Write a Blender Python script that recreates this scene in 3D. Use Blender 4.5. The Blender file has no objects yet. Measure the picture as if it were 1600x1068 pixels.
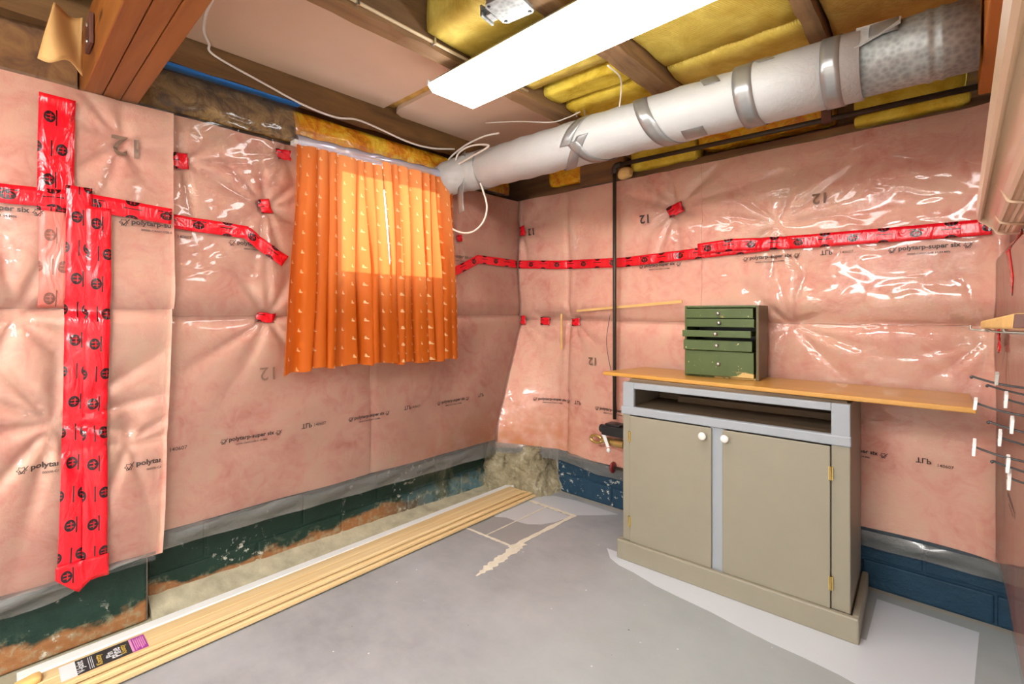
import bpy, bmesh, math, random
import numpy as np
from mathutils import Vector, Matrix

random.seed(7)
scene = bpy.context.scene
COL = scene.collection
R = math.radians

# ------------------------------------------------------------------ camera
cam_d = bpy.data.cameras.new('camera')
cam = bpy.data.objects.new('camera', cam_d)
COL.objects.link(cam)
cam_d.sensor_width = 36.0
cam_d.lens = 36.0 * 750.0 / 1600.0
cam_d.shift_y = (488.0 - 534.0) / 1600.0
cam_d.clip_start = 0.02
cam.location = (2.239, -2.501, 1.15)
yaw = math.atan2(750.0, 820.0)            # view direction (-0.675, 0.738)
cam.rotation_euler = (R(90), 0, yaw)
scene.camera = cam

# ------------------------------------------------------------------ world, sun, exposure
world = bpy.data.worlds.new('outside')
scene.world = world
world.use_nodes = True
wbg = world.node_tree.nodes['Background']
wbg.inputs[0].default_value = (0.62, 0.75, 1.0, 1)
wbg.inputs[1].default_value = 5.0

sun_d = bpy.data.lights.new('sun', 'SUN')
sun_d.energy = 3.6
sun_d.angle = R(0.6)
sun_d.color = (1.0, 0.93, 0.82)
sun = bpy.data.objects.new('sun', sun_d)
COL.objects.link(sun)
sun.location = (-4, -2, 4)
sun.rotation_euler = Vector((0.95, 0.05, -0.13)).to_track_quat('-Z', 'Y').to_euler()

scene.view_settings.view_transform = 'Standard'
scene.view_settings.look = 'None'
scene.view_settings.gamma = 1.0
scene.view_settings.use_curve_mapping = False
scene.view_settings.exposure = 0.98
scene.cycles.max_bounces = 5
scene.cycles.diffuse_bounces = 3
scene.cycles.glossy_bounces = 2
scene.cycles.transmission_bounces = 4
scene.cycles.transparent_max_bounces = 8

LAMP = 9.5           # brightness of the fluorescent diffuser in view
LAMP_FILL = 30.0     # brighter unseen lamps added behind the camera as fill light

# ------------------------------------------------------------------ mesh helpers
ORG = {}


class MB:
    def __init__(self):
        self.v, self.f, self.uv = [], [], []

    def quad(self, a, b, c, d, uv=None):
        n = len(self.v)
        self.v += [tuple(a), tuple(b), tuple(c), tuple(d)]
        self.f.append((n, n + 1, n + 2, n + 3))
        self.uv.append(uv or [(0, 0), (1, 0), (1, 1), (0, 1)])

    def poly(self, pts):
        n = len(self.v)
        self.v += [tuple(p) for p in pts]
        self.f.append(tuple(range(n, n + len(pts))))
        self.uv.append([(p[0], p[1]) for p in pts])
        return self

    def hexa(self, p):
        n = len(self.v)
        self.v += [tuple(q) for q in p]
        for q in ((0, 3, 2, 1), (4, 5, 6, 7), (0, 1, 5, 4), (1, 2, 6, 5), (2, 3, 7, 6), (3, 0, 4, 7)):
            self.f.append(tuple(n + i for i in q))
            self.uv.append([(0, 0), (1, 0), (1, 1), (0, 1)])
        return self

    def box(self, x0, x1, y0, y1, z0, z1):
        return self.hexa([(x0, y0, z0), (x1, y0, z0), (x1, y1, z0), (x0, y1, z0),
                          (x0, y0, z1), (x1, y0, z1), (x1, y1, z1), (x0, y1, z1)])

    def tube(self, path, r, n=10, caps=True):
        P = [Vector(p) for p in path]
        rs = r if isinstance(r, (list, tuple)) else [r] * len(P)
        base = len(self.v)
        up = None
        for i, p in enumerate(P):
            t = (P[min(i + 1, len(P) - 1)] - P[max(i - 1, 0)]).normalized()
            if up is None:
                up = Vector((0, 0, 1)) if abs(t.z) < 0.9 else Vector((1, 0, 0))
            side = t.cross(up)
            if side.length < 1e-5:
                side = t.cross(Vector((0, 1, 0)))
            side.normalize()
            up = side.cross(t).normalized()
            for k in range(n):
                a = 2 * math.pi * k / n
                q = p + (side * math.cos(a) + up * math.sin(a)) * rs[i]
                self.v.append(tuple(q))
        for i in range(len(P) - 1):
            for k in range(n):
                a = base + i * n + k
                b = base + i * n + (k + 1) % n
                self.f.append((a, b, b + n, a + n))
                self.uv.append([(k / n, i), ((k + 1) / n, i), ((k + 1) / n, i + 1), (k / n, i + 1)])
        if caps:
            self.f.append(tuple(base + k for k in reversed(range(n))))
            self.uv.append([(0, 0)] * n)
            e = base + (len(P) - 1) * n
            self.f.append(tuple(e + k for k in range(n)))
            self.uv.append([(0, 0)] * n)
        return self

    def lathe(self, prof, centre, axis, n=16):
        """prof: list of (distance along axis, radius)"""
        ax = Vector(axis).normalized()
        up = Vector((0, 0, 1)) if abs(ax.z) < 0.9 else Vector((1, 0, 0))
        s = ax.cross(up).normalized()
        u = s.cross(ax).normalized()
        c = Vector(centre)
        base = len(self.v)
        for d, r in prof:
            for k in range(n):
                a = 2 * math.pi * k / n
                self.v.append(tuple(c + ax * d + (s * math.cos(a) + u * math.sin(a)) * max(r, 1e-4)))
        for i in range(len(prof) - 1):
            for k in range(n):
                a = base + i * n + k
                b = base + i * n + (k + 1) % n
                self.f.append((a, b, b + n, a + n))
                self.uv.append([(0, 0), (1, 0), (1, 1), (0, 1)])
        for i, rev in ((0, True), (len(prof) - 1, False)):
            r = [base + i * n + k for k in range(n)]
            self.f.append(tuple(reversed(r)) if rev else tuple(r))
            self.uv.append([(0, 0)] * n)
        return self

    def grid(self, P, UV=None, keep=None, flip=False):
        """P: array (nu, nv, 3)"""
        nu, nv = P.shape[:2]
        base = len(self.v)
        self.v += [tuple(map(float, p)) for p in P.reshape(-1, 3)]
        for i in range(nu - 1):
            for j in range(nv - 1):
                if keep is not None and not keep[i, j]:
                    continue
                a = base + i * nv + j
                q = [a, a + nv, a + nv + 1, a + 1]
                w = [(i, j), (i + 1, j), (i + 1, j + 1), (i, j + 1)]
                if flip:
                    q.reverse()
                    w.reverse()
                self.f.append(tuple(q))
                self.uv.append([tuple(UV[c]) for c in w] if UV is not None else [(c[0] / nu, c[1] / nv) for c in w])
        return self


def prism(prof, p0, p1, closed=True):
    """prof: list of (x,z) offsets, extruded along y from p0 to p1 (x-shift allowed)"""
    m = MB()
    n = len(prof)
    for (ox, y, oz) in (p0, p1):
        for (x, z) in prof:
            m.v.append((x + ox, y, z + oz))
    for k in range(n):
        b = (k + 1) % n
        m.f.append((k, b, n + b, n + k))
        m.uv.append([(0, 0), (1, 0), (1, 1), (0, 1)])
    m.f.append(tuple(reversed(range(n))))
    m.uv.append([(0, 0)] * n)
    m.f.append(tuple(range(n, 2 * n)))
    m.uv.append([(0, 0)] * n)
    return m


def obj(name, mb, mat, parent=None, label=None, cat=None, group=None, kind=None,
        smooth=False, bevel=0.0, local=False, segs=2, face=None):
    me = bpy.data.meshes.new(name)
    V = np.array(mb.v, dtype=float)
    o = bpy.data.objects.new(name, me)
    if parent is None:
        lo, hi = V.min(0), V.max(0)
        org = Vector(((lo[0] + hi[0]) / 2, (lo[1] + hi[1]) / 2, lo[2]))
        if kind == 'structure':
            org = Vector((0, 0, 0))
        o.location = org
    else:
        org = ORG[parent.name]
        o.parent = parent
    ORG[o.name] = org
    off = np.zeros(3) if local else np.array(org)
    me.from_pydata([tuple(p) for p in (V - off)], [], mb.f)
    uvl = me.uv_layers.new(name='UVMap')
    flat = [c for face in mb.uv for uv in face for c in uv]
    if len(flat) == 2 * len(me.loops):
        uvl.data.foreach_set('uv', flat)
    bm = bmesh.new()
    bm.from_mesh(me)
    bm.normal_update()
    if face is None:
        bmesh.ops.recalc_face_normals(bm, faces=bm.faces[:])
    elif sum((f.normal.dot(Vector(face)) * f.calc_area() for f in bm.faces), 0.0) < 0:
        bmesh.ops.reverse_faces(bm, faces=bm.faces[:])
    bm.to_mesh(me)
    bm.free()
    me.validate()
    if mat is not None:
        me.materials.append(mat)
    if smooth:
        me.polygons.foreach_set('use_smooth', [True] * len(me.polygons))
    COL.objects.link(o)
    ORG[o.name] = org
    if bevel > 0:
        b = o.modifiers.new('bevel', 'BEVEL')
        b.width = bevel
        b.segments = segs
        b.limit_method = 'ANGLE'
        b.angle_limit = R(40)
    if label: o['label'] = label
    if cat: o['category'] = cat
    if group: o['group'] = group
    if kind: o['kind'] = kind
    return o


def thing(name, loc, label, cat, group=None, rotz=0.0):
    o = bpy.data.objects.new(name, None)
    o.empty_display_size = 0.05
    o.location = loc
    o.rotation_euler = (0, 0, rotz)
    COL.objects.link(o)
    o['label'] = label
    o['category'] = cat
    if group: o['group'] = group
    ORG[o.name] = Vector(loc)
    return o


def spline(pts, n=12):
    """Catmull-Rom through the points"""
    P = [Vector(p) for p in pts]
    P = [P[0] * 2 - P[1]] + P + [P[-1] * 2 - P[-2]]
    out = []
    for i in range(1, len(P) - 2):
        a, b, c, d = P[i - 1], P[i], P[i + 1], P[i + 2]
        for k in range(n):
            t = k / n
            out.append(0.5 * ((2 * b) + (c - a) * t + (2 * a - 5 * b + 4 * c - d) * t * t + (3 * b - a - 3 * c + d) * t ** 3))
    out.append(P[-2])
    return out


# ------------------------------------------------------------------ material helpers
class NT:
    def __init__(self, name):
        self.m = bpy.data.materials.new(name)
        self.m.use_nodes = True
        self.t = self.m.node_tree
        self.t.nodes.clear()
        self.out = self.n('ShaderNodeOutputMaterial')

    def n(self, typ, **kw):
        nd = self.t.nodes.new(typ)
        for k, v in kw.items():
            setattr(nd, k, v)
        return nd

    def put(self, sock, val):
        if isinstance(val, bpy.types.NodeSocket):
            self.t.links.new(val, sock)
        elif val is not None:
            if isinstance(val, (tuple, list)) and len(val) == 3 and sock.type == 'RGBA':
                val = (*val, 1)
            sock.default_value = val

    def pos(self, scale=(1, 1, 1), rot=(0, 0, 0)):
        g = self.n('ShaderNodeNewGeometry')
        mp = self.n('ShaderNodeMapping')
        mp.inputs['Scale'].default_value = scale
        mp.inputs['Rotation'].default_value = rot
        self.t.links.new(g.outputs['Position'], mp.inputs['Vector'])
        return mp.outputs[0]

    def noise(self, scale, detail=4, rough=0.55, vec=None, dist=0.0):
        nd = self.n('ShaderNodeTexNoise')
        nd.inputs['Scale'].default_value = scale
        nd.inputs['Detail'].default_value = detail
        nd.inputs['Roughness'].default_value = rough
        nd.inputs['Distortion'].default_value = dist
        self.put(nd.inputs['Vector'], vec if vec is not None else self.pos())
        return nd.outputs['Fac']

    def ramp(self, fac, stops, interp='LINEAR'):
        r = self.n('ShaderNodeValToRGB')
        r.color_ramp.interpolation = interp
        e = r.color_ramp.elements
        while len(e) < len(stops):
            e.new(0.5)
        for k, (p, c) in enumerate(stops):
            e[k].position = p
            e[k].color = (*c, 1) if len(c) == 3 else c
        self.put(r.inputs[0], fac)
        return r.outputs[0]

    def step(self, fac, lo, hi):
        r = self.n('ShaderNodeMapRange')
        r.inputs[1].default_value = lo
        r.inputs[2].default_value = hi
        self.put(r.inputs[0], fac)
        return r.outputs[0]

    def math(self, op, a, b=None, c=None):
        m = self.n('ShaderNodeMath', operation=op)
        self.put(m.inputs[0], a)
        if b is not None: self.put(m.inputs[1], b)
        if c is not None: self.put(m.inputs[2], c)
        return m.outputs[0]

    def mix(self, fac, a, b):
        m = self.n('ShaderNodeMix', data_type='RGBA')
        self.put(m.inputs[0], fac)
        self.put(m.inputs[6], a)
        self.put(m.inputs[7], b)
        return m.outputs[2]

    def sep(self, vec):
        s = self.n('ShaderNodeSeparateXYZ')
        self.t.links.new(vec, s.inputs[0])
        return s.outputs

    def bump(self, h, strength=0.3, dist=0.01, normal=None):
        b = self.n('ShaderNodeBump')
        b.inputs['Strength'].default_value = strength
        b.inputs['Distance'].default_value = dist
        self.put(b.inputs['Height'], h)
        if normal is not None: self.put(b.inputs['Normal'], normal)
        return b.outputs[0]

    def bsdf(self, color, rough=0.6, metal=0.0, normal=None, coat=0.0, spec=None, **kw):
        p = self.n('ShaderNodeBsdfPrincipled')
        self.put(p.inputs['Base Color'], color)
        self.put(p.inputs['Roughness'], rough)
        self.put(p.inputs['Metallic'], metal)
        if normal is not None: self.put(p.inputs['Normal'], normal)
        if coat: p.inputs['Coat Weight'].default_value = coat
        if spec is not None: p.inputs['Specular IOR Level'].default_value = spec
        for k, v in kw.items():
            self.put(p.inputs[k], v)
        return p.outputs[0]

    def done(self, sh):
        self.t.links.new(sh, self.out.inputs[0])
        return self.m


def plain(name, color, rough=0.6, metal=0.0, var=0.12, scale=8, bump=0.0, coat=0.0):
    t = NT(name)
    f = t.noise(scale, 5)
    c = t.mix(f, tuple(x * (1 - var) for x in color), tuple(min(1, x * (1 + var)) for x in color))
    nm = t.bump(t.noise(scale * 6, 4), bump, 0.004) if bump else None
    return t.done(t.bsdf(c, rough, metal, nm, coat))


def wood(name, light, dark, axis='y', scale=26, rough=0.6, stretch=14, contrast=(0.35, 0.68), knots=0.0, bump=0.15, coat=0.0):
    t = NT(name)
    sc = {'x': (1 / stretch, 1, 1), 'y': (1, 1 / stretch, 1), 'z': (1, 1, 1 / stretch)}[axis]
    v = t.pos(sc)
    f = t.noise(scale, 6, 0.6, v, 0.6)
    c = t.ramp(f, [(contrast[0], dark), (contrast[1], light)])
    big = t.noise(scale * 0.14, 3, 0.5, v)
    c = t.mix(t.step(big, 0.42, 0.7), c, tuple(0.5 * (a + b) * 0.82 for a, b in zip(light, dark)))
    if knots:
        k = t.n('ShaderNodeTexVoronoi')
        k.inputs['Scale'].default_value = 5
        t.put(k.inputs['Vector'], t.pos(tuple(0.35 if q < 1 else 1.0 for q in sc)))
        c = t.mix(t.step(k.outputs[0], 0.09, 0.03), c, tuple(x * 0.3 for x in dark))
    fine = t.noise(scale * 4, 4, 0.6, v)
    return t.done(t.bsdf(c, rough, 0, t.bump(fine, bump, 0.003), coat))


def film(name, tint=(0.97, 0.95, 0.93), haze=0.05, hazecol=(0.9, 0.88, 0.85), rough=0.09, bumps=True, strength=0.3):
    """clear polyethylene: transparent, a thin milky haze and a glossy skin with fine wrinkles"""
    t = NT(name)
    nm = None
    if bumps:
        nm = t.bump(t.noise(6, 1, 0.5, t.pos((1, 1, 1.6)), 1.2), strength, 0.035)
    tr = t.n('ShaderNodeBsdfTransparent')
    tr.inputs[0].default_value = (*tint, 1)
    di = t.n('ShaderNodeBsdfDiffuse')
    di.inputs[0].default_value = (*hazecol, 1)
    m1 = t.n('ShaderNodeMixShader')
    m1.inputs[0].default_value = haze
    t.t.links.new(tr.outputs[0], m1.inputs[1])
    t.t.links.new(di.outputs[0], m1.inputs[2])
    gl = t.n('ShaderNodeBsdfGlossy')
    gl.inputs['Roughness'].default_value = rough
    fr = t.n('ShaderNodeFresnel')
    fr.inputs['IOR'].default_value = 1.55
    if nm is not None:
        t.put(gl.inputs['Normal'], nm)
    m2 = t.n('ShaderNodeMixShader')
    t.put(m2.inputs[0], t.math('MULTIPLY', fr.outputs[0], 0.8))
    t.t.links.new(m1.outputs[0], m2.inputs[1])
    t.t.links.new(gl.outputs[0], m2.inputs[2])
    return t.done(m2.outputs[0])


def emit(name, color, strength):
    t = NT(name)
    e = t.n('ShaderNodeEmission')
    e.inputs[0].default_value = (*color, 1)
    e.inputs[1].default_value = strength
    return t.done(e.outputs[0])


# ------------------------------------------------------------------ materials
def mk_batt():
    t = NT('pink_fibreglass')
    a = t.noise(3.2, 4, 0.62, None, 0.6)
    b = t.noise(11, 4, 0.68, None, 1.2)
    f = t.math('MULTIPLY_ADD', b, 0.5, t.math('MULTIPLY', a, 0.6))
    c = t.ramp(f, [(0.34, (0.66, 0.24, 0.18)), (0.46, (0.78, 0.38, 0.295)), (0.58, (0.82, 0.47, 0.36)), (0.74, (0.80, 0.54, 0.39))])
    # old water stain along the foot of the wall near the corner
    z = t.sep(t.pos())
    low = t.step(z[2], 0.62, 0.32)
    near = t.math('MULTIPLY', t.step(z[0], 0.62, 0.35), t.step(z[1], -1.1, -0.35))
    st = t.math('MULTIPLY', t.math('MULTIPLY', low, near), t.step(t.noise(7, 3), 0.30, 0.55))
    c = t.mix(t.math('MULTIPLY', st, 0.9), c, (0.62, 0.20, 0.03))
    nm = t.bump(t.noise(60, 2, 0.7), 0.35, 0.006)
    return t.done(t.bsdf(c, 0.95, 0, nm, spec=0.1))


def mk_floor():
    t = NT('grey_floor_paint')
    a = t.noise(2.2, 5, 0.65)
    b = t.noise(9, 5, 0.6, t.pos((1, 2.2, 1)))
    c = t.mix(t.step(a, 0.3, 0.7), (0.265, 0.268, 0.275), (0.41, 0.415, 0.43))
    c = t.mix(t.math('MULTIPLY', t.step(b, 0.45, 0.75), 0.35), c, (0.42, 0.41, 0.40))
    p = t.sep(t.pos())
    # cooler, greener worn paint in front of the cabinet
    far = t.step(t.math('MULTIPLY_ADD', t.noise(3, 4), 0.3, p[0]), 1.0, 1.5)
    c = t.mix(t.math('MULTIPLY', far, 0.5), c, (0.40, 0.445, 0.435))
    # bare concrete margin at the walls
    e = t.math('MULTIPLY_ADD', t.noise(10, 5), 0.06, t.math('MULTIPLY', p[0], 1.0))
    c = t.mix(t.step(e, 0.145, 0.12), c, t.mix(t.noise(14, 6), (0.28, 0.25, 0.16), (0.47, 0.44, 0.33)))
    e2 = t.math('MULTIPLY_ADD', t.noise(8, 5), -0.07, p[1])
    c = t.mix(t.step(e2, -0.075, -0.06), c, t.mix(t.noise(14, 6), (0.33, 0.30, 0.24), (0.5, 0.47, 0.4)))
    v = t.n('ShaderNodeTexVoronoi')
    v.inputs['Scale'].default_value = 17
    t.put(v.inputs['Vector'], t.pos())
    rnd = t.noise(5, 2)
    c = t.mix(t.math('MULTIPLY', t.step(v.outputs[0], 0.075, 0.04), t.step(rnd, 0.52, 0.56)), c, (0.7, 0.69, 0.66))
    v2 = t.n('ShaderNodeTexVoronoi')
    v2.inputs['Scale'].default_value = 9
    t.put(v2.inputs['Vector'], t.pos((1, 1.6, 1), (0, 0, 0.7)))
    c = t.mix(t.math('MULTIPLY', t.step(v2.outputs[0], 0.045, 0.03), t.step(t.noise(4, 2), 0.5, 0.54)), c, (0.12, 0.10, 0.09))
    rough = t.step(a, -0.4, 1.5)
    return t.done(t.bsdf(c, 0.42, 0, t.bump(t.noise(40, 5, 0.6), 0.12, 0.003), spec=0.4))


def mk_base(name, paint, paint2, blue=None):
    """old flaking paint on foundation blocks"""
    t = NT(name)
    p = t.sep(t.pos())
    n1 = t.noise(9, 7, 0.65)
    n2 = t.noise(30, 6, 0.7)
    n3 = t.noise(4, 5, 0.6, None, 0.8)
    c = t.mix(t.noise(14, 5), paint, paint2)
    if blue:
        # patches of an older blue coat toward the corner and the floor
        k = t.math('MULTIPLY', t.step(p[1], -1.25, -0.55), t.step(p[2], 0.15, 0.09))
        c = t.mix(t.math('MULTIPLY', k, t.step(n1, 0.40, 0.52)), c, blue)
        old = t.math('MULTIPLY', t.step(p[1], -0.9, -0.4), t.step(n3, 0.45, 0.6))
        c = t.mix(t.math('MULTIPLY', old, 0.75), c, t.mix(n2, (0.22, 0.19, 0.08), (0.5, 0.46, 0.32)))
    # rust brown bleeding up from the floor
    lim = t.math('MULTIPLY_ADD', t.noise(3.2, 5, 0.6, t.pos((1, 1, 1.5))), 0.22, -0.03)
    rust = t.step(t.math('SUBTRACT', p[2], lim), 0.008, -0.012)
    if blue:
        rust = t.math('MULTIPLY', rust, t.step(p[1], -0.75, -1.1))
        c = t.mix(rust, c, t.mix(n2, (0.20, 0.075, 0.025), (0.52, 0.24, 0.09)))
        pale = t.math('MULTIPLY', t.step(t.math('SUBTRACT', p[2], lim), 0.03, 0.0), t.step(n2, 0.5, 0.62))
        c = t.mix(t.math('MULTIPLY', pale, 0.6), c, (0.33, 0.34, 0.22))
    fl = t.math('MULTIPLY', t.step(n2, 0.57, 0.61), t.step(n3, 0.54, 0.60)) if blue else t.math('MULTIPLY', t.math('MULTIPLY', t.step(n2, 0.58, 0.62), t.step(n3, 0.50, 0.58)), t.step(p[0], 1.55, 1.0))
    c = t.mix(fl, c, (0.62, 0.60, 0.52))
    return t.done(t.bsdf(c, 0.55, 0, t.bump(n2, 0.6, 0.012), spec=0.4))


def mk_stone():
    t = NT('rough_concrete')
    a = t.noise(8, 7, 0.65, None, 0.7)
    b = t.noise(34, 6, 0.7)
    c = t.ramp(t.math('MULTIPLY_ADD', b, 0.4, t.math('MULTIPLY', a, 0.7)),
               [(0.36, (0.10, 0.085, 0.05)), (0.5, (0.30, 0.25, 0.15)), (0.62, (0.42, 0.36, 0.23)), (0.75, (0.62, 0.58, 0.46))])
    return t.done(t.bsdf(c, 0.9, 0, t.bump(b, 0.9, 0.02)))


def mk_tape(name='red_tape', washed=False):
    t = NT(name)
    uv = t.n('ShaderNodeUVMap')
    s = t.sep(uv.outputs[0])
    PER = 0.20
    u = t.math('DIVIDE', s[0], PER)

    def frac(off):
        return t.math('FRACT', t.math('ADD', u, off))

    def oval(off, vc, ru=0.019, rv=0.0140):
        du = t.math('MULTIPLY', t.math('SUBTRACT', frac(off), 0.5), PER / ru)
        dv = t.math('DIVIDE', t.math('SUBTRACT', s[1], vc), rv)
        r = t.math('ADD', t.math('MULTIPLY', du, du), t.math('MULTIPLY', dv, dv))
        body = t.math('LESS_THAN', r, 1.0)
        # two light strokes and a bar inside the oval, like a doubled letter t
        a = t.math('LESS_THAN', t.math('ABSOLUTE', t.math('SUBTRACT', t.math('ABSOLUTE', du), 0.28)), 0.09)
        b = t.math('LESS_THAN', t.math('ABSOLUTE', t.math('SUBTRACT', dv, 0.18)), 0.10)
        mark = t.math('MULTIPLY', t.math('MAXIMUM', a, b), t.math('LESS_THAN', r, 0.42))
        return t.math('SUBTRACT', body, t.math('MULTIPLY', mark, 0.55))

    def bar(off, vc, hu=0.026, hv=0.0018):
        du = t.math('ABSOLUTE', t.math('MULTIPLY', t.math('SUBTRACT', frac(off), 0.5), PER))
        dv = t.math('ABSOLUTE', t.math('SUBTRACT', s[1], vc))
        return t.math('MULTIPLY', t.math('LESS_THAN', du, hu), t.math('LESS_THAN', dv, hv))

    k = t.math('MAXIMUM', oval(0.0, 0.026), oval(0.5, 0.056))
    k = t.math('MAXIMUM', k, t.math('MAXIMUM', bar(0.5, 0.032), bar(0.0, 0.042)))
    k = t.math('MAXIMUM', k, oval(0.5, -0.004))
    n = t.noise(12, 3)
    if washed:
        c = t.mix(n, (0.62, 0.13, 0.10), (0.70, 0.22, 0.17))
        c = t.mix(t.math('MULTIPLY', k, 0.8), c, (0.13, 0.07, 0.05))
    else:
        c = t.mix(n, (0.68, 0.004, 0.012), (0.86, 0.008, 0.022))
        c = t.mix(k, c, (0.025, 0.004, 0.006))
    nm = t.bump(t.noise(16, 3, 0.5, t.pos((1.6, 1.6, 0.5)), 1.0), 0.4, 0.02)
    return t.done(t.bsdf(c, 0.22, 0, nm, spec=0.6))


def mk_curtain():
    t = NT('orange_curtain_cloth')
    uv = t.n('ShaderNodeUVMap')
    s = t.sep(uv.outputs[0])
    row = t.math('FLOOR', t.math('DIVIDE', s[1], 0.042))
    off = t.math('MULTIPLY', t.math('MODULO', row, 2.0), 0.5)
    fu = t.math('FRACT', t.math('ADD', t.math('DIVIDE', s[0], 0.11), off))
    fv = t.math('FRACT', t.math('DIVIDE', s[1], 0.042))
    du = t.math('MULTIPLY', t.math('SUBTRACT', fu, 0.5), 0.11)
    dv = t.math('MULTIPLY', t.math('SUBTRACT', fv, 0.5), 0.042)

    def blob(cx, cy, rx, ry):
        a = t.math('DIVIDE', t.math('SUBTRACT', du, cx), rx)
        b = t.math('DIVIDE', t.math('SUBTRACT', dv, cy), ry)
        return t.math('LESS_THAN', t.math('ADD', t.math('MULTIPLY', a, a), t.math('MULTIPLY', b, b)), 1.0)
    dot = t.math('MAXIMUM', blob(0, 0, 0.0052, 0.0050), blob(0.006, -0.003, 0.0040, 0.0030))
    dot = t.math('MAXIMUM', dot, blob(-0.001, 0.007, 0.0028, 0.0042))
    base = t.mix(t.noise(5, 3), (0.55, 0.105, 0.005), (0.66, 0.145, 0.008))
    c = t.mix(dot, base, (0.86, 0.55, 0.26))
    weave = t.noise(220, 2, 0.5, t.pos((1, 1, 2)))
    nm = t.bump(weave, 0.15, 0.002)
    di = t.bsdf(c, 0.62, 0, nm, spec=0.25)
    tr = t.n('ShaderNodeBsdfTranslucent')
    t.put(tr.inputs[0], t.mix(dot, (0.95, 0.36, 0.10), (0.95, 0.42, 0.15)))
    m = t.n('ShaderNodeMixShader')
    m.inputs[0].default_value = 0.42
    t.t.links.new(di, m.inputs[1])
    t.t.links.new(tr.outputs[0], m.inputs[2])
    return t.done(m.outputs[0])


def mk_galv():
    t = NT('galvanised_steel')
    v = t.n('ShaderNodeTexVoronoi')
    v.inputs['Scale'].default_value = 70
    t.put(v.inputs['Vector'], t.pos())
    c = t.mix(v.outputs[0], (0.22, 0.235, 0.225), (0.44, 0.455, 0.44))
    return t.done(t.bsdf(c, 0.55, 0.6, t.bump(t.noise(50, 3), 0.1, 0.003)))


def mk_yellow(name='yellow_fibreglass', a=(0.64, 0.42, 0.05), b=(0.88, 0.70, 0.15), facing=True):
    t = NT(name)
    f = t.noise(7, 6, 0.65, None, 0.6)
    c = t.ramp(f, [(0.32, a), (0.62, b), (0.8, tuple(min(1, x * 1.08) for x in b))])
    if facing:
        w = t.n('ShaderNodeTexWave')
        w.inputs['Scale'].default_value = 42
        w.inputs['Distortion'].default_value = 0.6
        t.put(w.inputs['Vector'], t.pos((1, 1, 1), (0, 0, 0.35)))
        nm = t.bump(w.outputs['Fac'], 0.35, 0.006)
        return t.done(t.bsdf(c, 0.5, 0, nm, spec=0.35))
    return t.done(t.bsdf(c, 0.9, 0, t.bump(t.noise(45, 5, 0.7), 0.5, 0.012), spec=0.15))


def mk_green():
    t = NT('green_box_paint')
    f = t.noise(12, 5)
    c = t.mix(f, (0.045, 0.075, 0.012), (0.09, 0.13, 0.026))
    p = t.sep(t.pos())
    # paint rubbed off along the lower front edge
    wear = t.math('MULTIPLY', t.step(p[2], 0.897, 0.866), t.step(p[0], 1.38, 1.60))
    k = t.step(t.math('MULTIPLY_ADD', wear, 0.36, t.noise(26, 6, 0.7, t.pos((0.5, 1, 1.3)))), 0.66, 0.72)
    c = t.mix(k, c, (0.62, 0.42, 0.14))
    sp = t.math('GREATER_THAN', t.noise(60, 4), 0.705)
    c = t.mix(sp, c, (0.55, 0.48, 0.2))
    return t.done(t.bsdf(c, 0.42, 0, t.bump(t.noise(40, 4), 0.15, 0.003)))


M = {}
M['batt'] = mk_batt()
M['floor'] = mk_floor()
M['green_base'] = mk_base('green_flaking_paint', (0.004, 0.022, 0.015), (0.016, 0.052, 0.036), blue=(0.10, 0.20, 0.24))
M['blue_base'] = mk_base('blue_flaking_paint', (0.006, 0.03, 0.062), (0.015, 0.065, 0.115))
M['stone'] = mk_stone()
M['mortar'] = plain('mortar', (0.20, 0.18, 0.13), 0.95, 0, 0.3, 20, 0.5)
M['ledge'] = plain('bare_concrete', (0.43, 0.385, 0.265), 0.9, 0, 0.55, 16, 0.6)
M['film'] = film('clear_polyethylene')
M['film_taut'] = film('taut_polyethylene', bumps=False)
M['hem'] = film('folded_polyethylene', (0.80, 0.80, 0.79), 0.45, (0.33, 0.33, 0.315), 0.12, True, 0.3)
M['ink'] = plain('black_print', (0.035, 0.022, 0.02), 0.5)
M['ink_grey'] = plain('faded_print', (0.20, 0.11, 0.07), 0.6)
M['tape'] = mk_tape()
M['tape_washed'] = mk_tape('washed_red_tape', True)
M['curtain'] = mk_curtain()
M['galv'] = mk_galv()
M['yellow'] = mk_yellow()
M['yellow_raw'] = mk_yellow('yellow_wool', (0.58, 0.36, 0.02), (0.84, 0.64, 0.09), False)
M['tan_facing'] = mk_yellow('tan_facing', (0.45, 0.24, 0.05), (0.62, 0.38, 0.10), False)
def mk_mottled(name, a, b, c, scale, rough, coat=0.0, bump=0.5):
    t = NT(name)
    f = t.noise(scale, 5, 0.65, None, 1.0)
    col = t.ramp(f, [(0.36, a), (0.5, b), (0.64, c)])
    return t.done(t.bsdf(col, rough, 0, t.bump(t.noise(scale * 1.6, 3, 0.5, None, 1.5), bump, 0.03), coat))


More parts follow.
